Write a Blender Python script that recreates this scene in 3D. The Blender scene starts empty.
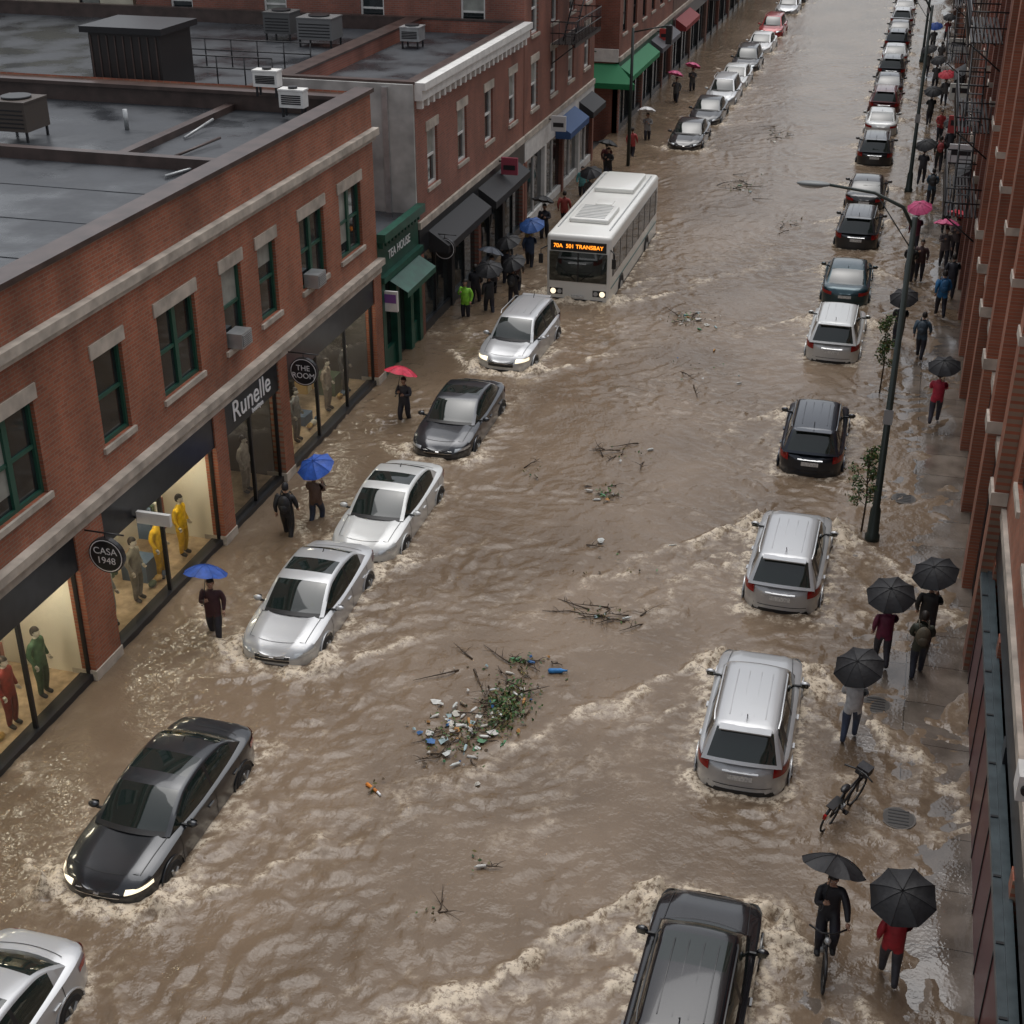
import bpy, math, random, numpy as np, bmesh
from mathutils import Vector, Matrix
random.seed(11)
sc=bpy.context.scene
def link(o): sc.collection.objects.link(o); return o
# ---------------------------------------------------------------- materials
def mat(name,col,rough=.5,metal=0,namt=0,nscale=3,bump=0,bscale=20,coat=0,emit=0,spec=.5,rvar=0,ecol=None,detail=3):
    m=bpy.data.materials.new(name); m.use_nodes=True; nt=m.node_tree; b=nt.nodes['Principled BSDF']
    b.inputs['Base Color'].default_value=(*col,1); b.inputs['Roughness'].default_value=rough; b.inputs['Metallic'].default_value=metal
    b.inputs['Coat Weight'].default_value=coat; b.inputs['Coat Roughness'].default_value=.05; b.inputs['Specular IOR Level'].default_value=spec
    if emit: b.inputs['Emission Color'].default_value=(*(ecol or col),1); b.inputs['Emission Strength'].default_value=emit
    tc=nt.nodes.new('ShaderNodeTexCoord')
    if namt or rvar:
        n=nt.nodes.new('ShaderNodeTexNoise'); n.inputs['Scale'].default_value=nscale; n.inputs['Detail'].default_value=detail
        nt.links.new(tc.outputs['Object'],n.inputs['Vector'])
        if namt:
            r=nt.nodes.new('ShaderNodeValToRGB'); r.color_ramp.elements[0].position=.3; r.color_ramp.elements[1].position=.7
            r.color_ramp.elements[0].color=(*[c*(1-namt) for c in col],1); r.color_ramp.elements[1].color=(*[min(1,c*(1+namt)) for c in col],1)
            nt.links.new(n.outputs['Fac'],r.inputs['Fac']); nt.links.new(r.outputs['Color'],b.inputs['Base Color'])
        if rvar:
            mr=nt.nodes.new('ShaderNodeMapRange'); mr.inputs[1].default_value=.4; mr.inputs[2].default_value=.6
            mr.inputs[3].default_value=max(.03,rough-rvar); mr.inputs[4].default_value=min(1,rough+rvar)
            nt.links.new(n.outputs['Fac'],mr.inputs[0]); nt.links.new(mr.outputs[0],b.inputs['Roughness'])
    if bump:
        n2=nt.nodes.new('ShaderNodeTexNoise'); n2.inputs['Scale'].default_value=bscale; n2.inputs['Detail'].default_value=1
        nt.links.new(tc.outputs['Object'],n2.inputs['Vector'])
        bp=nt.nodes.new('ShaderNodeBump'); bp.inputs['Strength'].default_value=bump; bp.inputs['Distance'].default_value=.02
        nt.links.new(n2.outputs['Fac'],bp.inputs['Height']); nt.links.new(bp.outputs['Normal'],b.inputs['Normal'])
    return m
def brick(name,c1,c2,mort,axis,rough=.55):
    m=bpy.data.materials.new(name); m.use_nodes=True; nt=m.node_tree; b=nt.nodes['Principled BSDF']; b.inputs['Roughness'].default_value=rough
    tc=nt.nodes.new('ShaderNodeTexCoord'); sp=nt.nodes.new('ShaderNodeSeparateXYZ'); cb=nt.nodes.new('ShaderNodeCombineXYZ')
    nt.links.new(tc.outputs['Object'],sp.inputs[0]); nt.links.new(sp.outputs[1 if axis=='x' else 0],cb.inputs[0]); nt.links.new(sp.outputs[2],cb.inputs[1])
    br=nt.nodes.new('ShaderNodeTexBrick'); nt.links.new(cb.outputs[0],br.inputs['Vector'])
    br.inputs['Scale'].default_value=1; br.inputs['Brick Width'].default_value=.24; br.inputs['Row Height'].default_value=.085; br.inputs['Mortar Size'].default_value=.010
    br.inputs['Color1'].default_value=(*c1,1); br.inputs['Color2'].default_value=(*c2,1); br.inputs['Mortar'].default_value=(*mort,1); br.inputs['Bias'].default_value=-.2
    mp=nt.nodes.new('ShaderNodeMapping'); mp.inputs['Scale'].default_value=(1,1,.35); nt.links.new(tc.outputs['Object'],mp.inputs[0])
    n=nt.nodes.new('ShaderNodeTexNoise'); n.inputs['Scale'].default_value=.9; n.inputs['Detail'].default_value=4; nt.links.new(mp.outputs[0],n.inputs['Vector'])
    mr=nt.nodes.new('ShaderNodeMapRange'); mr.inputs[1].default_value=.3; mr.inputs[2].default_value=.7; mr.inputs[3].default_value=.6; mr.inputs[4].default_value=1.2
    nt.links.new(n.outputs['Fac'],mr.inputs[0])
    mx=nt.nodes.new('ShaderNodeVectorMath'); mx.operation='SCALE'; nt.links.new(br.outputs['Color'],mx.inputs[0]); nt.links.new(mr.outputs[0],mx.inputs['Scale'])
    nt.links.new(mx.outputs[0],b.inputs['Base Color'])
    return m
def glassmat(name,tint=(.9,.95,.93)):
    m=bpy.data.materials.new(name); m.use_nodes=True; nt=m.node_tree; nt.nodes.clear()
    o=nt.nodes.new('ShaderNodeOutputMaterial'); mx=nt.nodes.new('ShaderNodeMixShader'); t=nt.nodes.new('ShaderNodeBsdfTransparent'); g=nt.nodes.new('ShaderNodeBsdfGlossy'); fr=nt.nodes.new('ShaderNodeFresnel')
    fr.inputs['IOR'].default_value=1.45; t.inputs[0].default_value=(*tint,1); g.inputs['Roughness'].default_value=.03; g.inputs[0].default_value=(1,1,1,1)
    nt.links.new(fr.outputs[0],mx.inputs[0]); nt.links.new(t.outputs[0],mx.inputs[1]); nt.links.new(g.outputs[0],mx.inputs[2]); nt.links.new(mx.outputs[0],o.inputs[0])
    return m
BR={}
def bricks(key,c1,c2,mort): BR[key]=(brick(key+'_x',c1,c2,mort,'x'),brick(key+'_y',c1,c2,mort,'y'))
bricks('orange',(.38,.122,.066),(.27,.084,.048),(.30,.21,.15))
bricks('red',(.28,.09,.058),(.20,.064,.045),(.22,.16,.13))
bricks('brown',(.19,.10,.072),(.13,.07,.055),(.17,.14,.12))
bricks('tan',(.34,.25,.18),(.28,.21,.15),(.29,.24,.19))
STONE=mat('stone_trim',(.45,.40,.34),.6,namt=.3,nscale=2)
WHITE=mat('white_trim',(.70,.69,.66),.5,namt=.12,nscale=3)
STUCCO=mat('grey_stucco',(.42,.42,.40),.7,namt=.3,nscale=1.2)
PALEY=mat('pale_stucco',(.58,.54,.42),.7,namt=.15,nscale=1)
COPE=mat('dark_coping',(.07,.048,.042),.35,namt=.3,nscale=2)
ROOF=mat('wet_roof',(.038,.042,.048),.42,namt=.45,nscale=.5,rvar=.22,bump=.2,bscale=6,detail=5)
BLACK=mat('black_metal',(.018,.018,.02),.35)
DGREEN=mat('green_frame',(.02,.085,.058),.4)
GREENP=mat('green_paint',(.012,.075,.05),.4,namt=.25)
FASCIA=mat('shop_fascia',(.02,.022,.025),.3,namt=.3)
WINGL=mat('window_glass',(.02,.026,.028),.05,namt=.5,nscale=1.3,spec=.8)
BLIND=mat('window_blind',(.30,.31,.28),.3,namt=.2)
SHOPGL=glassmat('shop_glass')
CREAM=mat('cream_wall',(.74,.69,.58),.7); WOOD=mat('wood_floor',(.50,.37,.24),.5,namt=.3,nscale=4)
WARM=mat('warm_light',(1,.85,.6),.5,emit=28,ecol=(1,.89,.72))
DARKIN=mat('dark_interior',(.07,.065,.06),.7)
CONC=mat('concrete',(.28,.26,.24),.6,namt=.25,nscale=1.5)
GALV=mat('galvanised_metal',(.42,.43,.43),.4,.5,namt=.2)
WHT=mat('white_letter',(.85,.85,.85),.5)
def flat(name,c,r=.55,**k): return mat(name,c,r,**k)
POST=[flat('poster',c) for c in((.3,.12,.08),(.1,.16,.25),(.45,.4,.3),(.08,.12,.07),(.5,.32,.1),(.7,.68,.62))]
# ---------------------------------------------------------------- mesh builder
class MB:
    def __init__(s): s.v=[];s.f=[];s.mi=[];s.mats=[];s.sm=[]
    def m(s,mt):
        if mt not in s.mats: s.mats.append(mt)
        return s.mats.index(mt)
    def face(s,idx,mt,sm=False): s.f.append(tuple(idx)); s.mi.append(s.m(mt)); s.sm.append(sm)
    def quad(s,pts,mt,sm=False):
        b=len(s.v); s.v+= [tuple(p) for p in pts]; s.face(range(b,b+len(pts)),mt,sm)
    def box(s,x0,x1,y0,y1,z0,z1,mt):
        if x0>x1:x0,x1=x1,x0
        if y0>y1:y0,y1=y1,y0
        b=len(s.v); s.v+=[(x,y,z) for z in(z0,z1) for y in(y0,y1) for x in(x0,x1)]
        for q in((0,2,3,1),(4,5,7,6),(0,1,5,4),(2,6,7,3),(0,4,6,2),(1,3,7,5)): s.face([b+i for i in q],mt)
    def tube(s,pts,rad,mt,n=8,sm=True):
        pts=[Vector(p) for p in pts]; 
        if not isinstance(rad,(list,tuple)): rad=[rad]*len(pts)
        b=len(s.v); k=len(pts)
        for i,p in enumerate(pts):
            d=(pts[min(i+1,k-1)]-pts[max(i-1,0)]).normalized()
            a=d.cross(Vector((0,0,1)) if abs(d.z)<.9 else Vector((1,0,0))).normalized(); c=d.cross(a)
            for j in range(n):
                t=2*math.pi*j/n; s.v.append(tuple(p+(a*math.cos(t)+c*math.sin(t))*rad[i]))
        for i in range(k-1):
            for j in range(n): s.face((b+i*n+j,b+i*n+(j+1)%n,b+(i+1)*n+(j+1)%n,b+(i+1)*n+j),mt,sm)
        s.face([b+j for j in range(n)][::-1],mt); s.face([b+(k-1)*n+j for j in range(n)],mt)
    def ball(s,c,r,mt,nu=12,nv=8):
        if not isinstance(r,(list,tuple)): r=(r,r,r)
        rows=[[ (c[0]+r[0]*math.sin(math.pi*i/nv)*math.cos(2*math.pi*j/nu),c[1]+r[1]*math.sin(math.pi*i/nv)*math.sin(2*math.pi*j/nu),c[2]+r[2]*math.cos(math.pi*i/nv)) for j in range(nu+1)] for i in range(nv+1)]
        s.grid(rows,mt)
    def grid(s,rows,mt,sm=True,fn=None):
        b=len(s.v); n=len(rows[0])
        for r in rows: s.v+=[tuple(p) for p in r]
        for i in range(len(rows)-1):
            for j in range(n-1):
                s.face((b+i*n+j,b+i*n+j+1,b+(i+1)*n+j+1,b+(i+1)*n+j),fn(i,j) if fn else mt,sm)
    def addmesh(s,me,fn,M=None):
        b=len(s.v); s.v+=[tuple((M@v.co) if M else v.co) for v in me.vertices]
        for p in me.polygons: s.face([b+i for i in p.vertices],fn(p.center) if callable(fn) else fn,True)
    def mesh(s,name,sharp=None):
        me=bpy.data.meshes.new(name); me.from_pydata(s.v,[],s.f)
        for mt in s.mats: me.materials.append(mt)
        me.polygons.foreach_set('material_index',s.mi); me.polygons.foreach_set('use_smooth',s.sm)
        if sharp:
            bm=bmesh.new(); bm.from_mesh(me); bmesh.ops.remove_doubles(bm,verts=bm.verts,dist=.0005); bmesh.ops.recalc_face_normals(bm,faces=bm.faces); bm.to_mesh(me); bm.free()
            me.set_sharp_from_angle(angle=math.radians(sharp))
        me.update(); return me
    def obj(s,name,parent=None,sharp=None):
        o=link(bpy.data.objects.new(name,s.mesh(name,sharp)))
        if parent: o.parent=parent
        return o
def empty(name,loc=(0,0,0)):
    e=bpy.data.objects.new(name,None); link(e); e.empty_display_size=.3; e.location=loc; return e
def text(name,body,loc,rot,size,mt,parent=None,ext=.01):
    c=bpy.data.curves.new(name,'FONT'); c.body=body; c.size=size; c.extrude=ext; c.align_x='CENTER'; c.align_y='CENTER'; c.materials.append(mt)
    o=link(bpy.data.objects.new(name,c)); o.location=loc; o.rotation_euler=rot
    if parent: o.parent=parent
    return o
def P(ax,c,o,d,a,z): return (c+o*d,a,z) if ax=='x' else (a,c+o*d,z)
def abox(mb,ax,c,o,d0,d1,a0,a1,z0,z1,mt):
    p=P(ax,c,o,d0,a0,z0); q=P(ax,c,o,d1,a1,z1); mb.box(p[0],q[0],p[1],q[1],z0,z1,mt)
def wall(mb,ax,c,o,a0,a1,z0,z1,holes,mt,depth=.2):
    A=sorted({a0,a1,*[h[0] for h in holes],*[h[1] for h in holes]}); Z=sorted({z0,z1,*[h[2] for h in holes],*[h[3] for h in holes]})
    for i in range(len(A)-1):
        for j in range(len(Z)-1):
            ca=(A[i]+A[i+1])/2; cz=(Z[j]+Z[j+1])/2
            if any(h[0]<ca<h[1] and h[2]<cz<h[3] for h in holes): continue
            mb.quad([P(ax,c,o,0,A[i],Z[j]),P(ax,c,o,0,A[i+1],Z[j]),P(ax,c,o,0,A[i+1],Z[j+1]),P(ax,c,o,0,A[i],Z[j+1])],mt)
    for h in holes:
        for (p,q) in(((h[0],h[2]),(h[1],h[2])),((h[1],h[2]),(h[1],h[3])),((h[1],h[3]),(h[0],h[3])),((h[0],h[3]),(h[0],h[2]))):
            mb.quad([P(ax,c,o,0,*p),P(ax,c,o,0,*q),P(ax,c,o,-depth,*q),P(ax,c,o,-depth,*p)],mt)
def window(mb,ax,c,o,h,fr,gl,trim=None,double=False,rail=True,dep=.16):
    a0,a1,z0,z1=h; t=.085
    mb.quad([P(ax,c,o,-dep,a0,z0),P(ax,c,o,-dep,a1,z0),P(ax,c,o,-dep,a1,z1),P(ax,c,o,-dep,a0,z1)],gl)
    if random.random()<.55:
        zz=z1-(z1-z0)*random.choice((.3,.45,.5,.8)); mb.quad([P(ax,c,o,-dep+.004,a0+.09,zz),P(ax,c,o,-dep+.004,(a0+a1)/2-.05 if double else a1-.09,zz),P(ax,c,o,-dep+.004,(a0+a1)/2-.05 if double else a1-.09,z1-.1),P(ax,c,o,-dep+.004,a0+.09,z1-.1)],BLIND)
    B=lambda q0,q1,w0,w1,d=.07: abox(mb,ax,c,o,-dep-.02,-dep+d,q0,q1,w0,w1,fr)
    B(a0,a0+t,z0,z1);B(a1-t,a1,z0,z1);B(a0+t,a1-t,z0,z0+t);B(a0+t,a1-t,z1-t,z1)
    am=(a0+a1)/2
    if double: B(am-.08,am+.08,z0+t,z1-t)
    if rail:
        zm=(z0+z1)/2+.03
        for g in ([(a0+t,am-.08),(am+.08,a1-t)] if double else [(a0+t,a1-t)]): B(g[0],g[1],zm-.04,zm+.04,.05)
    if trim:
        abox(mb,ax,c,o,-.05,.07,a0-.1,a1+.1,z0-.14,z0-.003,trim); abox(mb,ax,c,o,-.05,.035,a0-.12,a1+.12,z1+.003,z1+.33,trim)
def building(name,x0,x1,y0,y1,h,side,bk,rows=((5.2,7.2),(8.6,10.6)),wins=3,ww=1.2,shop=FASCIA,fas=FASCIA,awn=None,trim=STONE,corn=WHITE,fr=BLACK,sidewin=False,pilas=False,double=False):
    E=empty(name); c=x1 if side>0 else x0; o=side
    bx,by=BR[bk] if isinstance(bk,str) else bk
    W=MB(); holes=[]; n=wins; step=(y1-y0)/n
    for r in rows:
        if r[1]>h-1: continue
        for i in range(n):
            m=y0+step*(i+.5); holes.append((m-ww/2,m+ww/2,r[0],r[1]))
    wall(W,'x',c,o,y0,y1,4.1,h,holes,bx)
    xb=x0 if side>0 else x1
    sh=[]
    if sidewin:
        for r in rows:
            if r[1]>h-1: continue
            k=int((x1-x0)//4)
            for i in range(k):
                m=x0+(x1-x0)*(i+.5)/k; sh.append((m-.55,m+.55,r[0],r[1]))
    wall(W,'y',y0,-1,x0,x1,-.5,h,sh,by); wall(W,'y',y1,1,x0,x1,-.5,h,[],by); wall(W,'x',xb,-o,y0,y1,-.5,h,[],bx)
    W.obj('walls',E)
    R=MB(); R.quad([(x0,y0,h-.5),(x1,y0,h-.5),(x1,y1,h-.5),(x0,y1,h-.5)],ROOF)
    for q in((x0,x1,y0,y0+.3),(x0,x1,y1-.3,y1),(x0,x0+.3,y0+.3,y1-.3),(x1-.3,x1,y0+.3,y1-.3)):
        R.box(q[0]+.002,q[1]-.002,q[2]+.002,q[3]-.002,h-.6,h-.003,by); R.box(q[0]-.03,q[1]+.03,q[2]-.01,q[3]+.01,h,h+.08,COPE)
    R.obj('roof',E)
    Wn=MB()
    for q in holes: window(Wn,'x',c,o,q,fr,WINGL,trim,double)
    for q in sh: window(Wn,'y',y0,-1,q,fr,WINGL,trim)
    if Wn.f: Wn.obj('windows',E)
    T=MB()
    if corn:
        abox(T,'x',c,o,.002,.28,y0+.02,y1-.02,h-.55,h-.2,corn); abox(T,'x',c,o,.002,.4,y0+.02,y1-.02,h-.2,h+.05,corn)
        k=int((y1-y0)/.6)
        for i in range(k): 
            a=y0+(i+.5)*(y1-y0)/k; abox(T,'x',c,o,.002,.2,a-.1,a+.1,h-.85,h-.553,corn)
    abox(T,'x',c,o,.002,.1,y0,y1,4.0,4.25,trim)
    if pilas:
        for i in range(n+1):
            a=min(max(y0+step*i,y0+.36),y1-.36); abox(T,'x',c,o,.003,.3,a-.35,a+.35,-.4,h-.9,bx); abox(T,'x',c,o,.005,.36,a-.4,a+.4,4.3,4.6,trim); abox(T,'x',c,o,.005,.34,a-.38,a+.38,7.9,8.1,trim)
    T.obj('trim',E)
    S=MB(); abox(S,'x',c,o,-.2,.04,y0,y1,3.05,3.99,fas)
    nb=max(2,int((y1-y0)/3.2)); st=(y1-y0)/nb
    for i in range(nb):
        a=y0+i*st; abox(S,'x',c,o,-.3,.06,a,a+.35,-.5,3.04,shop if i%2 else bx)
        abox(S,'x',c,o,-.25,0,a+.35,a+st,-.5,.35,shop)
        S.quad([P('x',c,o,-.12,a+.35,.35),P('x',c,o,-.12,a+st,.35),P('x',c,o,-.12,a+st,3.04),P('x',c,o,-.12,a+.35,3.04)],WINGL)
        abox(S,'x',c,o,-.15,-.05,a+.33+st*.45,a+.4+st*.45,.35,3.04,shop)
    abox(S,'x',c,o,-.3,.055,y1-.3,y1,-.5,3.045,bx)
    S.obj('shopfront',E)
    if awn:
        for (a0,a1,mt) in awn:
            A=MB(); z1,z0,d=3.7,3.2,.8
            A.quad([P('x',c,o,.05,a0,z1),P('x',c,o,.05,a1,z1),P('x',c,o,d,a1,z0),P('x',c,o,d,a0,z0)],mt)
            A.quad([P('x',c,o,d,a0,z0),P('x',c,o,d,a1,z0),P('x',c,o,d,a1,z0-.28),P('x',c,o,d,a0,z0-.28)],mt)
            for a in(a0,a1): A.quad([P('x',c,o,.05,a,z1),P('x',c,o,d,a,z0),P('x',c,o,d,a,z0-.28),P('x',c,o,.05,a,z0-.28)],mt)
            A.obj('awning',E)
    return E
# ================================================================= LEFT BUILDING (main)
XL=-16.2
E=empty('brick_building'); bx,by=BR['orange']
wins=[(14.2,16.1,1),(17.4,18.6,0),(20.6,22.5,1),(24.8,26.0,0),(27.6,29.5,1),(30.95,32.1,0),(33.1,34.25,0),(35.9,37.7,1),(38.9,40.7,1)]
W=MB(); hs=[(a,b,4.98,7.05) for a,b,_ in wins]
wall(W,'x',XL,1,6,41.9,3.9,9.5,hs,bx); wall(W,'y',41.9,1,-46,XL,-.5,9.5,[],by); wall(W,'y',6,-1,-46,XL,-.5,9.5,[],by); wall(W,'x',-46,-1,6,41.9,-.5,9.5,[],bx)
W.box(XL-.4,XL-.002,6.41,41.49,8.5,9.497,bx); W.box(-45.99,XL-.41,41.5,41.89,8.5,9.3,COPE)
W.obj('walls',E)
Wn=MB()
for a,b,d in wins: window(Wn,'x',XL,1,(a,b,4.98,7.05),DGREEN,WINGL,STONE,bool(d))
Wn.obj('windows',E)
T=MB()
abox(T,'x',XL,1,.002,.22,6,42.0,8.2,8.42,STONE); abox(T,'x',XL,1,.002,.12,6,41.95,8.05,8.197,STONE)
abox(T,'x',XL,1,.002,.24,6,42.0,4.0,4.2,STONE); abox(T,'x',XL,1,.002,.12,6,41.95,3.72,3.997,STONE)
T.box(XL-.5,XL+.1,6,42,9.5,9.62,COPE); T.box(-46,XL-.51,41.35,42,9.31,9.42,COPE)
T.obj('stone_bands',E)
R=MB(); R.quad([(-46,6,8.8),(XL-.3,6,8.8),(XL-.3,41.6,8.8),(-46,41.6,8.8)],ROOF)
R.box(-45,XL-1.4,33.9,34.2,8.79,9.12,COPE); R.box(-20.9,-20.6,34.21,41.4,8.79,9.0,COPE)
R.box(XL-1.4,XL-1.1,8,34.2,8.79,9.02,COPE)
for k in range(9): R.box(-45,XL-1.42,9+k*2.8,9.06+k*2.8,8.8,8.815,ROOF)
R.obj('roof',E)
S=MB(); c=XL
piers=[(13.4,14.4),(23.0,24.1),(29.6,30.25),(33.6,34.2),(41.25,41.9)]
for a,b in piers:
    abox(S,'x',c,1,-.5,.1,a,b,-.4,3.715,bx); abox(S,'x',c,1,-.5,.13,a-.03,b+.03,-.4,.25,STONE)
bays=[(6,13.4),(14.4,23.0),(24.1,29.6),(30.25,33.6),(34.2,41.25)]
for i,(a,b) in enumerate(bays):
    abox(S,'x',c,1,-.3,.06,a,b,2.85,3.715,FASCIA); abox(S,'x',c,1,-.3,.02,a,b,-.4,.16,BLACK)
    n=max(2,round((b-a)/2.2))
    for k in range(n+1):
        m=a+(b-a)*k/n; m0=max(a,m-.035); m1=min(b,m+.035); abox(S,'x',c,1,-.14,-.04,m0,m1,.16,2.85,BLACK)
S.obj('shopfront',E)
G=MB()
for a,b in bays: G.quad([(c-.09,a,.16),(c-.09,b,.16),(c-.09,b,2.85),(c-.09,a,2.85)],SHOPGL)
G.obj('shop_glass',E)
I=MB()
for i,(a,b) in enumerate(bays):
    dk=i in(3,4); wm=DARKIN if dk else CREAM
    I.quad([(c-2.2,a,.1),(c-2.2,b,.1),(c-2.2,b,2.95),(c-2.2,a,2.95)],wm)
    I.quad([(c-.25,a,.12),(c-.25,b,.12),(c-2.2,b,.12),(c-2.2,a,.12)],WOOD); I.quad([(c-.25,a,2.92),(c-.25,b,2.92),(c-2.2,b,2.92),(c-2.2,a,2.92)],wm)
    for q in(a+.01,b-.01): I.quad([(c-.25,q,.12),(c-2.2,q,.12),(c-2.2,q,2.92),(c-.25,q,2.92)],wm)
    k=max(1,int((b-a)/1.6))
    for j in range(k): m=a+(j+.5)*(b-a)/k; I.box(c-.95,c-.65,m-(.06 if i==3 else .2),m+(.06 if i==3 else .2),2.84,2.9,WARM)
    for j in range(int((b-a)/1.25)):
        m=a+.7+j*1.25; I.box(c-2.15,c-2.1,m-.35,m+.35,1.0,2.1,random.choice(POST))
        if j%2==0:
            I.box(c-1.5,c-.8,m-.3,m+.3,.13,random.uniform(.4,.8),random.choice(POST))
            for q in range(3): I.ball((c-.6,m-.4+q*.3,.22),(.1,.14,.09),random.choice(POST),8,6)
        else:
            for q in range(5): I.box(c-1.6,c-1.2,m-.4+q*.16,m-.3+q*.16,.7,1.6,random.choice(POST))
            I.tube([(c-1.4,m-.5,1.63),(c-1.4,m+.5,1.63)],.015,BLACK,5)
I.obj('shop_interior',E)
def round_sign(y,z,body,r=.42,x=XL+.1):
    e=empty('hanging_sign'); M=MB()
    M.tube([(x,y,z+r+.12),(x+r*2+.1,y,z+r+.12)],.02,BLACK); M.tube([(x+r+.05,y-.06,z),(x+r+.05,y+.06,z)],r,BLACK,24,False); M.tube([(x+r+.05,y-.064,z),(x+r+.05,y-.061,z)],r*.93,WHT,24,False); M.tube([(x+r+.05,y-.069,z),(x+r+.05,y-.066,z)],r*.88,BLACK,24,False)
    M.tube([(x+r+.05,y,z+r-.01),(x+r+.05,y,z+r+.12)],.012,BLACK)
    M.obj('sign_board',e); text('sign_text',body,(x+r+.05,y-.075,z),(math.radians(90),0,0),r*.55,WHT,e,.002)
round_sign(23.4,3.1,'CASA\n1948'); round_sign(34.3,3.2,'THE\nROOM',.42)
text('fascia_lettering','Runelle',(XL+.075,31.9,3.32),(math.radians(90),0,math.radians(90)),.8,WHT,E)
text('fascia_lettering','boutique',(XL+.075,32.2,2.94),(math.radians(90),0,math.radians(90)),.2,WHT,E)
M=MB(); M.box(XL+.15,XL+1.0,25.4,25.5,2.8,3.1,WHITE); M.box(XL+.05,XL+.15,25.43,25.47,2.9,2.95,BLACK); M.obj('shop_sign')
for y in (31.4,36.5):
    M=MB(); M.box(XL-.1,XL+.35,y-.3,y+.3,5.0,5.4,GALV); M.box(XL+.351,XL+.36,y-.26,y+.26,5.05,5.36,flat('grille_grey',(.2,.2,.2)))
    for k in range(6): M.box(XL+.361,XL+.37,y-.25,y+.25,5.08+k*.05,5.1+k*.05,GALV)
    M.obj('air_conditioner')
def hvac(x,y,z,w,d,h,mt=GALV,name='rooftop_unit'):
    M=MB()
    for sx in(-1,1):
        for sy in(-1,1): M.box(x+sx*(w/2-.08)-.03,x+sx*(w/2-.08)+.03,y+sy*(d/2-.08)-.03,y+sy*(d/2-.08)+.03,z,z+.3,BLACK)
    M.box(x-w/2,x+w/2,y-d/2,y+d/2,z+.3,z+h,mt); M.box(x-w/2-.02,x+w/2+.02,y-d/2-.02,y+d/2+.02,z+h,z+h+.05,mt)
    M.tube([(x,y,z+h+.05),(x,y,z+h+.12)],min(w,d)*.36,BLACK,16); 
    for k in range(5): M.box(x-w/2+.08,x+w/2-.08,y-d/2-.012,y-d/2,z+.4+k*(h-.5)/5,z+.44+k*(h-.5)/5,BLACK)
    M.obj(name)
hvac(-24.9,36.2,8.8,1.2,1.2,1.1,flat('rust_panel',(.07,.055,.045)))
hvac(-19.2,41.0,9.4,.8,.4,.75,WHITE); hvac(-18.2,40.6,8.9,.8,.4,.8,WHITE); hvac(-23.5,55.5,8.5,1.5,1.2,1.1,flat('plant_grey',(.16,.16,.16))); hvac(-25.6,56.5,8.5,1.2,1.1,1.1,flat('plant_grey2',(.1,.1,.1))); hvac(-19.7,56,8.5,.8,.8,.8)
M=MB(); M.box(-26.6,-24.0,43.2,45.4,8.6,10.7,flat('black_cladding',(.025,.022,.022),.4)); M.box(-26.8,-23.8,43.0,45.6,10.7,10.9,BLACK)
for k in range(9): M.box(-26.55+k*.3,-26.5+k*.3,43.17,43.2,8.7,10.6,COPE)
M.obj('rooftop_plant_room')
M=MB()
for (x0,y0,x1,y1) in((-28,46.6,-21.6,46.6),(-28,50,-21.6,50)):
    for zz in(9.1,9.5): M.tube([(x0,y0,zz),(x1,y1,zz)],.025,BLACK,6)
    for k in range(7): xx=x0+(x1-x0)*k/6; M.tube([(xx,y0,8.5),(xx,y0,9.5)],.025,BLACK,6)
M.obj('roof_railing')
M=MB()
for k in range(3): M.tube([(-18.6-k*.8,33+k*2.1,8.86),(-17.9-k*1.1,35.3+k*1.8,8.86+.1*k)],.04,[GALV,COPE,GALV][k],6)
M.tube([(-22.5,38,8.8),(-22.5,38,9.4)],.07,GALV,10); M.tube([(-30,28,8.8),(-30,28,9.4)],.1,GALV,10); M.tube([(-21,24,8.8),(-21,24,9.3)],.07,BLACK,10)
M.obj('roof_pipes')
E=empty('green_shop'); M=MB(); y0,y1=41.9,46.0
wall(M,'x',XL,1,y0+.02,y1-.02,3.3,4.9,[],GREENP); M.quad([(-21,y0,4.6),(XL-.1,y0,4.6),(XL-.1,y1,4.6),(-21,y1,4.6)],ROOF)
abox(M,'x',XL,1,.002,.3,y0+.02,y1-.02,4.7,4.98,GREENP); abox(M,'x',XL,1,.002,.2,y0+.05,y1-.05,3.3,3.5,GREENP)
for k in range(12): a=y0+.2+k*.33; abox(M,'x',XL,1,.002,.14,a,a+.14,4.45,4.698,GREENP)
for a in(y0+.05,43.3,44.7,y1-.35): abox(M,'x',XL,1,-.2,.1,a,a+.3,-.4,3.299,GREENP)
M.quad([(XL-.15,y0,0),(XL-.15,y1,0),(XL-.15,y1,3.3),(XL-.15,y0,3.3)],WINGL); abox(M,'x',XL,1,-.2,.0,y0+.35,43.3,-.4,.8,GREENP); abox(M,'x',XL,1,-.2,.0,45,y1-.35,-.4,.8,GREENP)
M.quad([(XL+.1,42.5,3.3),(XL+.1,45.5,3.3),(XL+.8,45.5,2.9),(XL+.8,42.5,2.9)],GREENP); M.quad([(XL+.8,42.5,2.9),(XL+.8,45.5,2.9),(XL+.8,45.5,2.7),(XL+.8,42.5,2.7)],GREENP)
M.obj('shop_body',E); text('fascia_lettering','TEA HOUSE',(XL+.03,43.95,4.0),(math.radians(90),0,math.radians(90)),.42,WHT,E)
M=MB(); M.box(XL+.05,XL+.55,42.15,42.25,2.3,3.0,WHITE); M.box(XL+.1,XL+.5,42.14,42.149,2.6,2.9,flat('purple_print',(.2,.08,.3))); M.obj('shop_sign')
AW=lambda n,c: flat('awning_'+n,c,.6)
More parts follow.
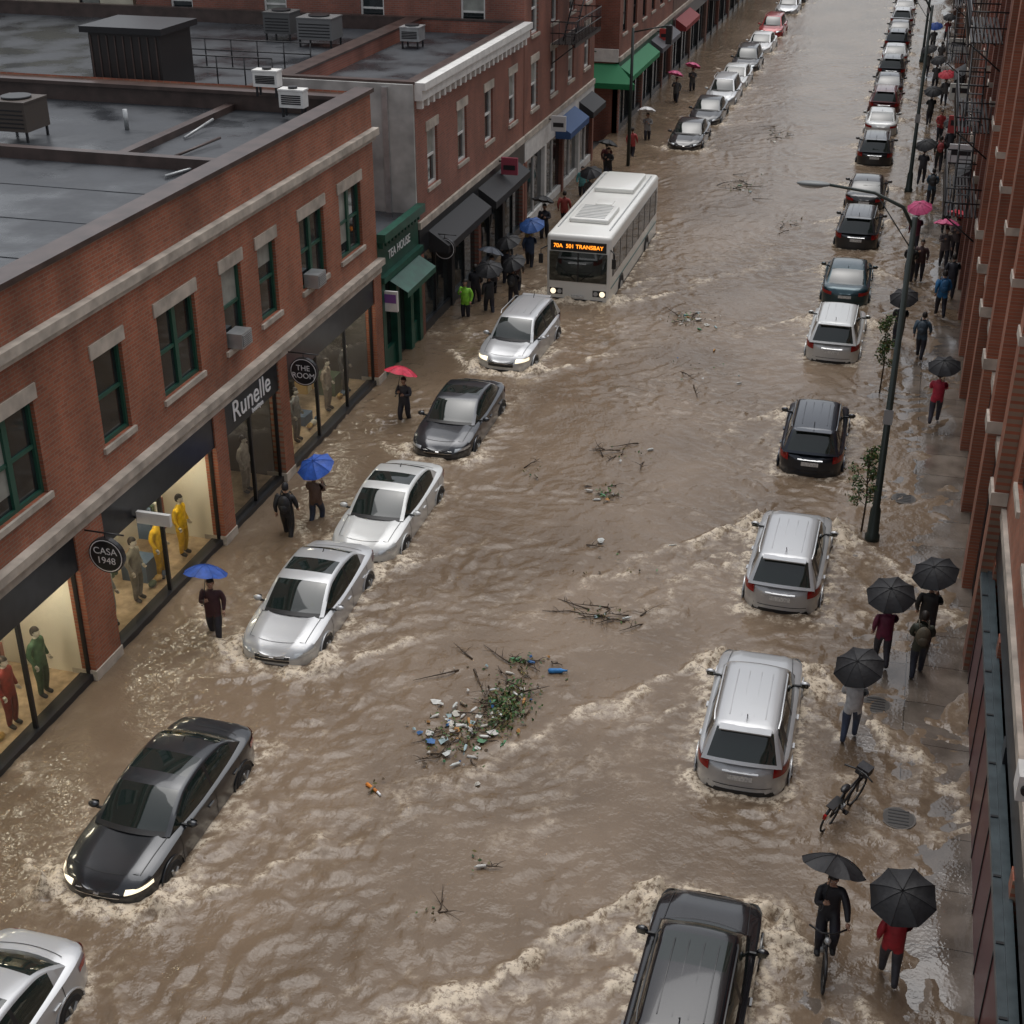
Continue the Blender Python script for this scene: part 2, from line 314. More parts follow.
awk,awb,awg,awr,awy,awt=AW('black',(.02,.02,.022)),AW('blue',(.03,.08,.2)),AW('green',(.01,.19,.07)),AW('red',(.25,.03,.03)),AW('brown',(.12,.06,.04)),AW('grey',(.1,.1,.11))
building('brick_building',-21.0,XL,46.02,60.3,9.0,1,'red',rows=((5.2,7.2),),wins=4,ww=1.15,awn=[(47,52.5,awk),(53.2,58.5,awk)],corn=WHITE,fr=WHITE)
M=MB(); M.box(-21.0,XL-.01,45.9,46.015,-.4,9.0,STUCCO); M.box(-17.3,-17.1,45.82,45.9,4.6,8.9,GALV); M.obj('stucco_wall')
round_sign(47.3,3.0,'CAFE',.4)
building('flat_roof_building',-46,-21.05,42.1,60.3,9.0,1,(COPE,COPE),rows=(),wins=1,corn=None,trim=COPE)
building('brick_building',-34.5,XL,60.4,74.5,15.5,1,'red',rows=((5.1,7.1),(8.3,10.3),(11.5,13.5)),wins=4,ww=1.2,shop=WHITE,fas=WHITE,awn=[(66,70,awb),(71,74,awk)],sidewin=True,corn=COPE,fr=WHITE)
building('pale_building',-62,-35,61,80,14,1,(PALEY,PALEY),rows=((7.5,9.5),(11,13)),sidewin=True,corn=None)
building('brick_building',-36,XL,81,99,14.5,1,'red',rows=((5.4,7.4),(8.6,10.6),(11.6,13.4)),wins=6,awn=[(81.3,90,awg),(91,98,awt)],fas=GREENP,corn=COPE,sidewin=True)
M=MB(); M.quad([(-22,80.95,3.9),(XL,80.95,3.9),(XL+1.2,79.9,3.0),(-22,79.9,3.0)],awg); M.quad([(-22,79.9,3.0),(XL+1.2,79.9,3.0),(XL+1.2,79.9,2.7),(-22,79.9,2.7)],awg); M.box(-22,XL,80.85,80.95,4.0,4.7,WHITE); M.obj('corner_awning')
text('corner_awning_lettering','MARKET',(-18.6,80.84,4.35),(math.radians(90),0,0),.6,GREENP)
y=99.2; pal=['brown','red','tan','red','brown','orange','tan','red']
acs=[awr,awt,awy,awk,awb]
for i in range(8):
    L=random.uniform(12,17); building('brick_building',-34,XL,y,y+L,random.uniform(11,16),1,pal[i],wins=int(L//3),awn=[(y+1,y+L*.45,acs[i%5])],corn=[WHITE,COPE,STONE][i%3],fr=[BLACK,WHITE][i%2]); y+=L+.15
XR=3.05
E=building('brick_building',XR,22,4,28.5,13.5,-1,'orange',rows=((5.4,7.6),(9.2,11.2)),wins=7,pilas=False,corn=STONE)
TEAL=flat('dark_teal_metal',(.06,.078,.085),.3,namt=.3); BURG=flat('burgundy_panel',(.10,.018,.022),.35)
M=MB(); M.box(2.86,XR+.0,8,28.5,-.3,2.5,BURG); M.box(2.76,2.90,7.9,28.6,2.5,2.64,TEAL); M.box(2.901,3.04,7.9,28.6,2.5,2.68,TEAL)
for k in range(14): M.box(2.77,2.89,8+k*1.5,8.05+k*1.5,2.641,2.66,BLACK); M.box(2.84,2.86,8.5+k*1.5,8.56+k*1.5,-.1,2.49,BLACK)
M.obj('shopfront_canopy',E)
building('brick_building',XR,22,28.55,49.8,14.5,-1,'orange',rows=((5.2,7.6),(9.4,11.6)),wins=5,pilas=True,corn=STONE,ww=1.6)
building('brick_building',XR,22,49.9,68,15.5,-1,'red',rows=((5.2,7.4),(8.8,10.8),(12,14)),wins=5,awn=[(62,66,awk)],corn=STONE,pilas=True)
y=68.1
for i in range(9):
    L=random.uniform(12,18); building('brick_building',XR,22,y,y+L,random.uniform(12,17),-1,['brown','red','orange','red'][i%4],wins=int(L//3),awn=[(y+1,y+L*.35,acs[(i*2+1)%5])] if i%2 else None,corn=[STONE,WHITE,COPE][i%3],pilas=i%2==0); y+=L+.15
def fire_escape(X,o,y0,y1,zs):
    M=MB(); x=lambda d: X+o*d
    for z in zs:
        for k in range(9): M.box(x(.05+k*.12),x(.11+k*.12),y0,y1,z,z+.04,BLACK)
        M.box(x(1.12),x(1.17),y0,y1,z-.12,z+.06,BLACK)
        for zz in(.5,1.0): M.tube([(X,y0,z+zz),(x(1.16),y0,z+zz),(x(1.16),y1,z+zz),(X,y1,z+zz)],.028,BLACK,6)
        for k in range(int((y1-y0)/.3)+1): M.tube([(x(1.16),y0+k*.3,z),(x(1.16),y0+k*.3,z+1)],.016,BLACK,5)
        for yy in(y0,y1):
            for k in range(4): M.tube([(x(.1+k*.3),yy,z),(x(.1+k*.3),yy,z+1)],.016,BLACK,5)
        for yy in(y0+.3,y1-.3): M.tube([(X,yy,z-.9),(x(1.1),yy,z-.05)],.03,BLACK,6)
        if z!=zs[-1]:
            for dx in(.35,.85): M.tube([(x(dx),y0+1,z),(x(dx),y0+4.6,z+2.9)],.035,BLACK,6)
            for k in range(12): M.box(x(.35),x(.85),y0+1+k*.31,y0+1.16+k*.31,z+.2+k*.24,z+.22+k*.24,BLACK)
    M.obj('fire_escape')
fire_escape(XR-.3,-1,50.5,56.5,(4.6,7.5,10.4)); fire_escape(XR-.3,-1,82,88,(4.6,7.5,10.4)); fire_escape(XR,-1,112,118,(4.6,7.5,10.4)); fire_escape(XL,1,65,70.5,(7.4,10.3,13.2))
for i,(yy,zz,cc) in enumerate([(63,3.6,(.6,.6,.6)),(70,3.4,(.4,.05,.05)),(76,3.8,(.6,.6,.55)),(92,3.6,(.6,.6,.55))]):
    M=MB(); M.box(XR-1.2,XR-.2,yy,yy+.12,zz,zz+.8,flat('sign_face',cc)); M.box(XR-.2,XR,yy+.03,yy+.09,zz+.5,zz+.56,BLACK); M.box(XR-1.1,XR-.3,yy-.01,yy,zz+.35,zz+.6,BLACK); M.obj('shop_sign')
for i,(yy,zz,cc) in enumerate([(56,3.6,(.3,.05,.08)),(64.5,3.6,(.6,.6,.6)),(93,3.4,(.5,.05,.04))]):
    M=MB(); M.box(XL+.2,XL+.9,yy,yy+.12,zz,zz+.7,flat('sign_face',cc)); M.box(XL,XL+.2,yy+.03,yy+.09,zz+.5,zz+.56,BLACK); M.box(XL+.3,XL+.8,yy-.01,yy,zz+.2,zz+.4,BLACK); M.obj('shop_sign')
M=MB(); M.box(XR-.55,XR-.3,16.2,16.6,5.9,6.3,WHITE); M.tube([(XR,16.4,6.3),(XR-.4,16.4,6.45),(XR-.42,16.4,6.3)],.03,WHITE); M.tube([(XR-.43,16.15,6.1),(XR-.43,16.2,6.1)],.08,BLACK,12); M.obj('security_camera')
# ================================================================= ground, road, pavements, water
def sheet(name,x0,x1,y0,y1,z,mt):
    M=MB(); M.quad([(x0,y0,z),(x1,y0,z),(x1,y1,z),(x0,y1,z)],mt); return M.obj(name)
sheet('ground',-600,600,-400,900,-.54,mat('ground_mat',(.09,.085,.08),.8,namt=.3,nscale=.3))
sheet('road',-13.4,-.2,-20,320,-.385,mat('asphalt',(.05,.05,.052),.7,namt=.3,nscale=5))
M=MB()
for yy in range(0,200,9): M.box(-6.86,-6.72,yy,yy+3,-.381,-.377,WHT)
M.obj('road_marking')
M=MB(); M.box(-16.2,-13.6,-20,320,-.5,-.275,CONC); M.box(-13.6,-13.4,-20,320,-.5,-.27,STONE); M.obj('pavement')
def tile(N,T,l0,l1,an,seed,p=1.0):
    r=np.random.RandomState(seed); k=np.fft.fftfreq(N,T/N); kx,ky=np.meshgrid(k,k); kk=np.hypot(kx,ky)+1e-9
    a=np.where((kk>1/l1)&(kk<1/l0),kk**-p,0)*((1-an)+an*(np.abs(ky)/kk)**2)
    f=np.real(np.fft.ifft2(a*np.exp(2j*np.pi*r.rand(N,N)))); return f/f.std()
def samp(t,T,x,y):
    N=t.shape[0]; u=(x/T*N)%N; v=(y/T*N)%N; i=np.floor(u).astype(int)%N; j=np.floor(v).astype(int)%N; fu=u-np.floor(u); fv=v-np.floor(v); i2=(i+1)%N; j2=(j+1)%N
    return (t[j,i]*(1-fu)+t[j,i2]*fu)*(1-fv)+(t[j2,i]*(1-fu)+t[j2,i2]*fu)*fv
tA=tile(512,23,.34,1.4,.55,1,1.5); tB=tile(512,19,.2,1.2,.1,2,.8); tC=tile(256,31,1.5,9,.2,3,1.2); tD=tile(512,27,.22,.6,.3,4,1.1); tE=tile(256,37,.8,3.2,.1,6,1.1)
Lc=[(-12.45,12.75,'sedan','silver',1),(-12.35,19.15,'sedan','dark',1),(-12.6,27.1,'sedan','silver',1),(-12.4,32.2,'sedan','silver2',1),(-12.4,38.7,'sedan','grey',1),(-12.4,45.9,'suv','silver',0),
 (-11.8,80.3,'sedan','black',0),(-11.7,87,'sedan','dark',0),(-11.6,92.8,'suv','silver',0),(-11.6,98.6,'sedan','silver2',0),(-11.6,105,'suv','grey',0),(-11.5,113,'sedan','white',0),(-11.5,121,'suv','red',0),(-11.5,134,'sedan','silver',0),(-11.5,141,'suv','grey',0),(-11.5,149,'sedan','white',0)]
Rc=[(-1.65,17.1,'suv','black',0),(-1.65,25.2,'suv','silver',0),(-1.55,32.4,'suv','silver',0),(-1.55,40.3,'suv','navy',0),(-1.55,49.7,'suv','silver2',0),(-1.55,56.1,'sedan','teal',0),(-1.5,63.7,'suv','dark',0),(-1.5,70.4,'sedan','black',0),(-1.5,79.4,'suv','dark',0),(-1.5,87,'sedan','silver2',0),(-1.5,93,'suv','red2',0),(-1.5,98.8,'sedan','grey',0),(-1.5,105,'suv','dark',0),(-1.5,111,'sedan','silver',0),(-1.5,117,'suv','navy',0),(-1.5,123,'sedan','black',0),(-1.5,129,'suv','silver',0),(-1.5,136,'sedan','white',0),(-1.5,143,'suv','dark',0),(-1.5,150,'sedan','silver',0)]
# (x, bow y, direction, length, strength, half width, decay length)
wk=[(x,y-2.45,-1,4.9,[.7,1.15,1.,.6,.6,1.1][i] if i<6 else .5,.94,[1.5,1.9,1.7,1.2,1.4,2.2][i] if i<6 else 1.5) for i,(x,y,*_) in enumerate(Lc)]+[(x,y+2.3,1,4.7,[1.7,1.3,1.35,.6,.7][i] if i<5 else .5,.95,[3.6,3.2,2.8,1.6,1.6][i] if i<5 else 1.3) for i,(x,y,*_) in enumerate(Rc)]+[(-11.6,51.4,-1,10.2,1.35,1.28,3.0)]
ys=np.concatenate([np.arange(6,62,.08),np.arange(62,112,.2),np.arange(112,320,.7)]); xs=np.arange(-16.6,3.3,.08)
X,Y=np.meshgrid(xs,ys)
w1=samp(tC,31,X,Y); w2=samp(tC,31,X*.55+11,Y*.5+3); w3=samp(tE,37,X,Y)
a1=samp(tA,23,X+.6*w1,Y+.65*w2); a2=samp(tA,23,(X*.6+Y*.8)*1.13+.5*w2,(Y*.6-X*.8)*1.13+.4*w1); d1=samp(tD,27,X+.3*w1,Y+.2*w2)
mixw=.5+.5*np.tanh(w1*1.2)
chop=(1+.45*np.clip(w2,-1.5,1.5)); far=1/(1+np.maximum(Y-45,0)/70)
hgt=((.0135*(a1+.35*np.abs(a1)))*(.45+.55*mixw)+.0125*(a2+.3*np.abs(a2))*(1-.55*mixw)+.0045*d1)*chop*far+.004*w1+.006*w3*far
nz=samp(tB,19,X,Y); nz2=samp(tB,19,X*.6+5,Y*.6+9)
foam=np.zeros_like(X); amb=np.zeros_like(X)
for (xc,yb,d,ln,am,hw,dl) in wk:
    s=(yb-Y)*d; l=np.abs(X-xc); near=(s>-3)&(s<14)&(l<9)
    sp=np.maximum(s,0); wob=(.17*w1+.13*w3)*(.2+sp*.28)+.035*nz2*(1+sp*.3)
    brk=np.clip(.75+.55*w3+.3*w2,0.05,1.25)
    f=np.zeros_like(X); hh=np.zeros_like(X); tr=np.zeros_like(X)
    for off,a,sl in((-.15,1.,1.0),(1.5,.38,.7)):
        q=np.maximum(s-off,0); u=(l-(hw+.08+sl*q**.88)+wob)/(.085+.045*q)
        env=np.exp(-(q/dl)**1.2)*(s>off-.12)*a*np.where(q<.8,1,brk)
        f=np.maximum(f,np.exp(-u**2)*env); tr=np.maximum(tr,np.exp(-np.clip(-u/6,0,9)**2)*(u<.5)*env*.42); hh+=np.exp(-(u*.6)**2)*env-.35*np.exp(-(u*.45+1.6)**2)*env
    dx=np.maximum(l-hw,0); dy=np.maximum(np.abs(Y-(yb-d*ln/2))-ln/2,0); dd=np.hypot(dx,dy)
    hull=np.exp(-(dd/.13)**2)*.8+np.exp(-(dd/.5)**2)*.26
    bow=np.exp(-((X-xc)/1.15)**4-((Y-yb-.1*d)/.30)**2)*1.0
    crn=np.exp(-((l-hw-.16)/.34)**2-((s-.35)/.6)**2)
    f=np.where(near,f,0); amb=np.maximum(amb,np.where(near,np.maximum(tr,hull)*am,0)); foam=np.maximum(foam,np.where(near,np.maximum(np.maximum(f*1.1,bow),crn*1.1)*am,0))
    hgt+=np.where(near,(.085*hh+.07*bow+.14*crn)*am*(1+.4*nz),0)
foam=foam*np.clip(.85+.45*nz,.15,1.5)+amb*np.clip(.45+.85*nz+.3*nz2,0,1.5)
rid=np.exp(-(samp(tC,31,X*.9+7,Y*.7)/.05)**2)+np.exp(-(samp(tE,37,X*.7+17,Y*.8+4)/.04)**2)
foam=foam+.22*rid*np.clip(nz+.1,0,1)*np.clip(w2+.3,0,1)
foam=np.clip(foam,0,1); tone=np.clip(.5+.2*samp(tC,31,X*.7+3,Y*.45)+.06*w3+.04*nz2,0,1)
def gridmesh(name,X,Y,Z,attrs={}):
    r,c=X.shape; me=bpy.data.meshes.new(name); co=np.stack([X,Y,Z],-1).reshape(-1,3)
    i=np.arange(r*c).reshape(r,c); q=np.stack([i[:-1,:-1],i[:-1,1:],i[1:,1:],i[1:,:-1]],-1).reshape(-1,4)
    me.vertices.add(r*c); me.vertices.foreach_set('co',co.ravel().astype('f')); me.loops.add(q.size); me.loops.foreach_set('vertex_index',q.ravel().astype('i'))
    me.polygons.add(len(q)); me.polygons.foreach_set('loop_start',np.arange(0,q.size,4).astype('i'))
    me.update(calc_edges=True); me.polygons.foreach_set('use_smooth',np.ones(len(q),bool))
    for k,v in attrs.items(): a=me.attributes.new(k,'FLOAT','POINT'); a.data.foreach_set('value',v.ravel().astype('f'))
    me.validate(); return link(bpy.data.objects.new(name,me))
wat=gridmesh('flood_water',X,Y,hgt,{'foam':foam,'tone':tone})
m=bpy.data.materials.new('flood_water_mat'); m.use_nodes=True; nt=m.node_tree; b=nt.nodes['Principled BSDF']; N=nt.nodes.new; Lk=nt.links.new
tc=N('ShaderNodeTexCoord'); ta=N('ShaderNodeAttribute'); ta.attribute_name='tone'
r=N('ShaderNodeValToRGB'); r.color_ramp.elements[0].position=.1; r.color_ramp.elements[1].position=.9; r.color_ramp.elements[0].color=(.140,.099,.065,1); r.color_ramp.elements[1].color=(.205,.150,.103,1); Lk(ta.outputs['Fac'],r.inputs['Fac'])
at=N('ShaderNodeAttribute'); at.attribute_name='foam'
fn=N('ShaderNodeTexNoise'); fn.inputs['Scale'].default_value=9; fn.inputs['Detail'].default_value=4; fn.inputs['Roughness'].default_value=.75; Lk(tc.outputs['Object'],fn.inputs['Vector'])
fm=N('ShaderNodeMapRange'); fm.inputs[1].default_value=.40; fm.inputs[2].default_value=.58; fm.inputs[3].default_value=.12; fm.inputs[4].default_value=1.5; Lk(fn.outputs['Fac'],fm.inputs[0])
mu=N('ShaderNodeMath'); mu.operation='MULTIPLY'; mu.use_clamp=True; Lk(at.outputs['Fac'],mu.inputs[0]); Lk(fm.outputs[0],mu.inputs[1])
mx=N('ShaderNodeMix'); mx.data_type='RGBA'; Lk(mu.outputs[0],mx.inputs[0]); Lk(r.outputs['Color'],mx.inputs[6]); mx.inputs[7].default_value=(.62,.53,.41,1); Lk(mx.outputs[2],b.inputs['Base Color'])
mr=N('ShaderNodeMapRange'); mr.inputs[3].default_value=.09; mr.inputs[4].default_value=.6; Lk(mu.outputs[0],mr.inputs[0]); Lk(mr.outputs[0],b.inputs['Roughness']); b.inputs['IOR'].default_value=1.38
b1=N('ShaderNodeTexNoise'); b1.inputs['Scale'].default_value=7; b1.inputs['Detail'].default_value=2.5; b1.inputs['Roughness'].default_value=.55; Lk(tc.outputs['Object'],b1.inputs['Vector'])
bp=N('ShaderNodeBump'); bp.inputs['Strength'].default_value=.6; bp.inputs['Distance'].default_value=.035; Lk(b1.outputs['Fac'],bp.inputs['Height']); Lk(bp.outputs[0],b.inputs['Normal'])
wat.data.materials.append(m)
xs=np.arange(-.2,3.11,.11); ys=np.concatenate([np.arange(0,70,.14),np.arange(70,320,.6)]); X,Y=np.meshgrid(xs,ys)
Z=-.05+.030*(X+.2)+.02*samp(tC,31,X*1.3,Y*.8)+.003*samp(tB,19,X,Y)
pv=gridmesh('pavement',X,Y,Z)
m=bpy.data.materials.new('wet_pavement'); m.use_nodes=True; nt=m.node_tree; b=nt.nodes['Principled BSDF']; N=nt.nodes.new; Lk=nt.links.new
tc=N('ShaderNodeTexCoord'); br=N('ShaderNodeTexBrick'); br.offset=0; Lk(tc.outputs['Object'],br.inputs['Vector']); br.inputs['Scale'].default_value=1; br.inputs['Brick Width'].default_value=1.5; br.inputs['Row Height'].default_value=1.5; br.inputs['Mortar Size'].default_value=.012
br.inputs['Color1'].default_value=(.19,.155,.125,1); br.inputs['Color2'].default_value=(.155,.13,.108,1); br.inputs['Mortar'].default_value=(.06,.05,.04,1)
n=N('ShaderNodeTexNoise'); n.inputs['Scale'].default_value=1.1; n.inputs['Detail'].default_value=5; Lk(tc.outputs['Object'],n.inputs['Vector'])
mr=N('ShaderNodeMapRange'); mr.inputs[1].default_value=.35; mr.inputs[2].default_value=.65; mr.inputs[3].default_value=.6; mr.inputs[4].default_value=1.15; Lk(n.outputs['Fac'],mr.inputs[0])
sm=N('ShaderNodeVectorMath'); sm.operation='SCALE'; Lk(br.outputs['Color'],sm.inputs[0]); Lk(mr.outputs[0],sm.inputs['Scale']); Lk(sm.outputs[0],b.inputs['Base Color'])
m2=N('ShaderNodeMapRange'); m2.inputs[1].default_value=.45; m2.inputs[2].default_value=.68; m2.inputs[3].default_value=.04; m2.inputs[4].default_value=.22; Lk(n.outputs['Fac'],m2.inputs[0]); Lk(m2.outputs[0],b.inputs['Roughness']); b.inputs['Specular IOR Level'].default_value=.8
n3=N('ShaderNodeTexNoise'); n3.inputs['Scale'].default_value=14; n3.inputs['Detail'].default_value=1; Lk(tc.outputs['Object'],n3.inputs['Vector']); bp=N('ShaderNodeBump'); bp.inputs['Strength'].default_value=.25; bp.inputs['Distance'].default_value=.02; Lk(n3.outputs['Fac'],bp.inputs['Height']); Lk(bp.outputs[0],b.inputs['Normal'])
pv.data.materials.append(m)
M=MB(); M.box(-.4,-.2,0,320,-.5,-.06,STONE); M.obj('kerb')
CI=flat('cast_iron',(.05,.045,.04),.4)
for x,y in((.9,26.7),(1.5,22.9),(1.2,37.2)):
    M=MB(); M.tube([(x,y,-.05),(x,y,.028)],.30,CI,24,False); M.tube([(x,y,-.05),(x,y,.023)],.34,flat('frame_iron',(.10,.09,.08),.5),24,False)
    for k in range(5): M.box(x-.2,x+.2,y-.2+k*.1,y-.17+k*.1,.028,.035,BLACK)
    M.obj('manhole_cover')
# ================================================================= cars
GL=mat('car_glass',(.012,.019,.017),.04,spec=.9); TRIM=mat('car_trim',(.015,.015,.016),.4); TYRE=mat('tyre',(.02,.02,.02),.8); CHR=mat('chrome',(.6,.6,.6),.25,1)
HL=mat('headlamp',(.5,.53,.55),.08,.3,spec=1); HLON=mat('headlamp_lit',(1,.9,.7),.3,emit=1.2,ecol=(1,.85,.6)); TL=mat('tail_lamp',(.30,.012,.012),.12); PLATE=mat('plate',(.6,.6,.58),.5,namt=.3,nscale=25)
def paint(n,c,me=.5,r=.28): return mat('paint_'+n,c,r,me,coat=.8,bump=.05,bscale=60)
PT={'silver':paint('silver',(.47,.48,.49),.4,.38),'silver2':paint('pearl',(.58,.59,.58),.25,.38),'dark':paint('dark',(.032,.035,.04)),'grey':paint('grey',(.045,.048,.055)),'black':paint('black',(.012,.012,.014),.1,.2),'navy':paint('navy',(.014,.02,.032)),'teal':paint('teal',(.012,.045,.06)),'red':paint('red',(.35,.02,.025),.2),'red2':paint('maroon',(.10,.015,.018),.2),'white':paint('white',(.7,.7,.7),0)}
PAINT=PT['silver']
def car_mesh(kind,sunroof,lit):
    mb=MB(); mb.m(PAINT); suv=kind=='suv'
    L,W=(2.32,.93) if suv else (2.4,.91)
    if suv: kz=[(-2.4,.78),(-2.26,.92),(-2.15,1.03),(-1.5,1.06),(0,1.02),(1.0,1.03),(1.6,.98),(2.0,.88),(2.2,.76),(2.32,.62)]
    else: kz=[(-2.4,.72),(-2.34,.9),(-2.2,1.0),(-1.9,1.03),(-1.5,1.01),(0,.95),(1.0,.95),(1.5,.90),(2.0,.81),(2.25,.71),(2.4,.56)]
    ky=[k[0] for k in kz]; kv=[k[1] for k in kz]
    zt=lambda y: sum(np.interp(y+d,ky,kv) for d in(-.09,-.045,0,.045,.09))/5
    w=lambda y: W*max(0,(1-min(1,abs(y/L))**9))**.36
    def cs(y):
        t=zt(y); ww=w(y); zb=.24+.1*abs(y/L)**6; dz=t-zb; hd=1 if y>1.0 else 0
        return [(0,t+.02),(.45*ww,t+.018),(.60*ww,t+.022+.012*hd),(.70*ww,t+.0),(.88*ww,t-.012),(.955*ww,t-.055),(.975*ww,t-.14*min(1,dz/.6)),(1.0*ww,zb+dz*.60),(.985*ww,zb+dz*.44),(.997*ww,zb+dz*.22),(.93*ww,zb)]
    S=[]; 
    for i in range(57):
        s=-1+2*i/56; S.append(math.copysign(L*(1-(1-abs(s))**1.9),s))
    rows=[]
    for y in S:
        h=cs(y); rows.append([(x,y,z) for x,z in h[::-1]]+[(-x,y,z) for x,z in h[1:]])
    mb.grid(rows,PAINT)
    if suv: yf0,yf1,yr1,yr0,zr,bl=1.12,.38,-1.78,-2.2,1.66,1.02
    else: yf0,yf1,yr1,yr0,zr,bl=1.12,.28,-.95,-1.78,1.46,.94
    st=[]
    for k in range(11): t=k/10; st.append((yf0+(yf1-yf0)*t,1-(1-t)**1.3,'f',t))
    nr=16
    for k in range(1,nr): t=k/nr; st.append((yf1+(yr1-yf1)*t,1,'r',t))
    for k in range(11): t=1-k/10; st.append((yr1+(yr0-yr1)*(k/10),1-(1-t)**(1.5 if not suv else 1.2),'b',t))
    rows=[]; yc=(yf1+yr1)/2; hl=(yf1-yr1)/2
    for (y,g,kd,t) in st:
        hmax=zr-bl; crown=-.05*((y-yc)/hl)**2 if kd=='r' else -.05
        h=max(.012,(hmax+crown)*g); wb=.815-.05*abs((y-yc)/(hl+.8))**3*(1.2)
        bow=(.13 if kd=='f' else 0)*(1-g*.65)- (.10 if kd=='b' else 0)*(1-g*.6)
        if kd=='r': bow=.045*(1-t)**3-.04*t**3
        x1=wb-.30*h; pts=[(wb,bl-.05),(wb-.01,bl+.02*g),(x1,bl+h*.88),(x1-.035,bl+h*.96),(x1-.09,bl+h),(.66*(x1-.09),bl+h+.012),(.33*(x1-.09),bl+h+.02),(0,bl+h+.023)]
        yy=lambda x: y+bow*(1-(x/wb)**2)
        rows.append([(x,yy(x),z) for x,z in pts]+[(-x,yy(x),z) for x,z in pts[-2::-1]])
    def fn(i,j):
        jj=j if j<7 else 13-j; y=(st[i][0]+st[i+1][0])/2; kd=st[i+1][2] if st[i][2]!='b' else 'b'; t=(st[i][3]+st[i+1][3])/2
        if st[i][2]=='f' and st[i+1][2]=='r': kd='r'
        if jj==0: return TRIM
        if jj==1:
            if kd=='f' and t<.25: return TRIM
            if suv:
                if -.42<y<-.27 or -1.45<y<-1.3: return TRIM
                if y<-1.78: return PAINT
            else:
                if -.42<y<-.30: return TRIM
                if y<-1.25: return PAINT
            return GL
        if jj in(2,3): return PAINT
        if kd=='f': return TRIM if t<.06 else GL if t<.93 else PAINT
        if kd=='b': return GL if .12<t<.92 else PAINT
        if sunroof and jj>=4 and yf1-.75<y<yf1-.2: return GL
        return PAINT
    mb.grid(rows,PAINT,fn=fn)
    Y=np.linspace(0,L,200); Zf=[zt(v) for v in Y]; Zr=[zt(-v) for v in Y]
    def endy(side,x,z):
        a=min(.999,abs(x)/(W*.985)); y=L*(1-a**(1/.36))**(1/9); Z=Zf if side>0 else Zr
        yt=max([v for v,q in zip(Y,Z) if q>=z+.0 ] or [0]); return side*min(y,yt)
    def patch(side,x0,x1,z0,z1,mt,off=.012,mir=True,slant=0):
        for sg in((1,-1) if mir else (1,)):
            rw=[]
            for i in range(4):
                z=z0+(z1-z0)*i/3; row=[]
                for k in range(9):
                    x=x0+(x1-x0)*k/8; zz=z+slant*(k/8); y=endy(side,x,zz); row.append((sg*(x+.006*(abs(x)>.5)),y+side*off,zz+off*.4))
                rw.append(row)
            mb.grid(rw,mt)
    def topline(y0,x0,x1,mt,wd=.012):
        for k in range(8):
            xa=x0+(x1-x0)*k/8; xb=x0+(x1-x0)*(k+1)/8; f=lambda x: y0-.12*math.copysign(1,y0)*(x/.7)**2
            za=zt(f(xa))+.026; zb_=zt(f(xb))+.026; mb.quad([(xa,f(xa),za),(xb,f(xb),zb_),(xb,f(xb)-wd,zb_+.001),(xa,f(xa)-wd,za+.001)],mt)
    topline(2.1,-.62,.62,TRIM)
    if suv:
        patch(-1,.62,.89,.80,1.0,TL,slant=.01); patch(-1,-.24,.24,.70,.82,PLATE,.02,False); patch(-1,-.62,.62,.545,.56,TRIM,.006,False); patch(-1,-.35,.35,.87,.895,CHR,.02,False); patch(-1,-.85,.85,.36,.46,TRIM,.008,False)
        patch(1,.48,.86,.69,.79,HLON if lit else HL,slant=.03); patch(1,-.42,.42,.54,.72,TRIM,.01,False); patch(1,-.43,.43,.63,.645,CHR,.02,False); patch(1,-.8,.8,.34,.44,TRIM,.01,False)
        for sg in(1,-1): mb.tube([(sg*.62,.25,1.62),(sg*.64,.1,1.69),(sg*.64,-1.5,1.67),(sg*.62,-1.7,1.60)],.018,TRIM if sunroof else PAINT,6)
        mb.box(-.5,.5,-2.0,-1.80,1.605,1.63,PAINT)
        mb.tube([(0,-2.17,1.2),(.35,-2.2,1.12)],.01,TRIM,5); mb.tube([(-.0,-1.5,1.66),(0,-1.62,1.78)],.012,TRIM,5)
        for k in(-.35,-.12,.12,.35): mb.tube([(k,.1,1.662),(k,-.7,1.676),(k,-1.5,1.65)],.010,PAINT,6)
    else:
        patch(-1,.50,.87,.76,.88,TL,slant=.02); patch(-1,-.24,.24,.66,.77,PLATE,.02,False); patch(-1,-.75,.75,.52,.535,TRIM,.006,False)
        patch(1,.50,.85,.605,.68,HLON if lit else HL,slant=.05); patch(1,-.40,.40,.47,.61,TRIM,.01,False); patch(1,-.42,.42,.535,.548,CHR,.02,False); patch(1,-.42,.42,.61,.62,CHR,.014,False); patch(1,-.8,.8,.32,.41,TRIM,.01,False); patch(1,-.05,.05,.57,.61,CHR,.025,False)
        mb.tube([(-.0,-.85,1.43),(0,-.97,1.50)],.012,TRIM,5); topline(-1.9,-.6,.6,TRIM)
    for sg in (1,-1):
        for y0 in((.98,-.33,-1.35) if not suv else (.98,-.35,-1.40)):
            h=cs(y0)[5:10]
            for k in range(4):
                (xa,za),(xb_,zb_)=h[k],h[k+1]; mb.quad([(sg*(xa+.004),y0-.008,za),(sg*(xa+.004),y0+.008,za),(sg*(xb_+.004),y0+.008,zb_),(sg*(xb_+.004),y0-.008,zb_)],TRIM)
        for y0 in(-.2,-1.2): mb.box(sg*(W-.03),sg*(W+.018),y0,y0+.17,bl-.2,bl-.165,PAINT)
        for k in range(6):
            ya=1.05+k*.16; yb=ya+.16; xa=.70-.01*k; mb.quad([(sg*(xa+.012),ya,zt(ya)+.012),(sg*xa,ya,zt(ya)+.014),(sg*(xa-.01),yb,zt(yb)+.014),(sg*(xa+.002),yb,zt(yb)+.012)],TRIM)
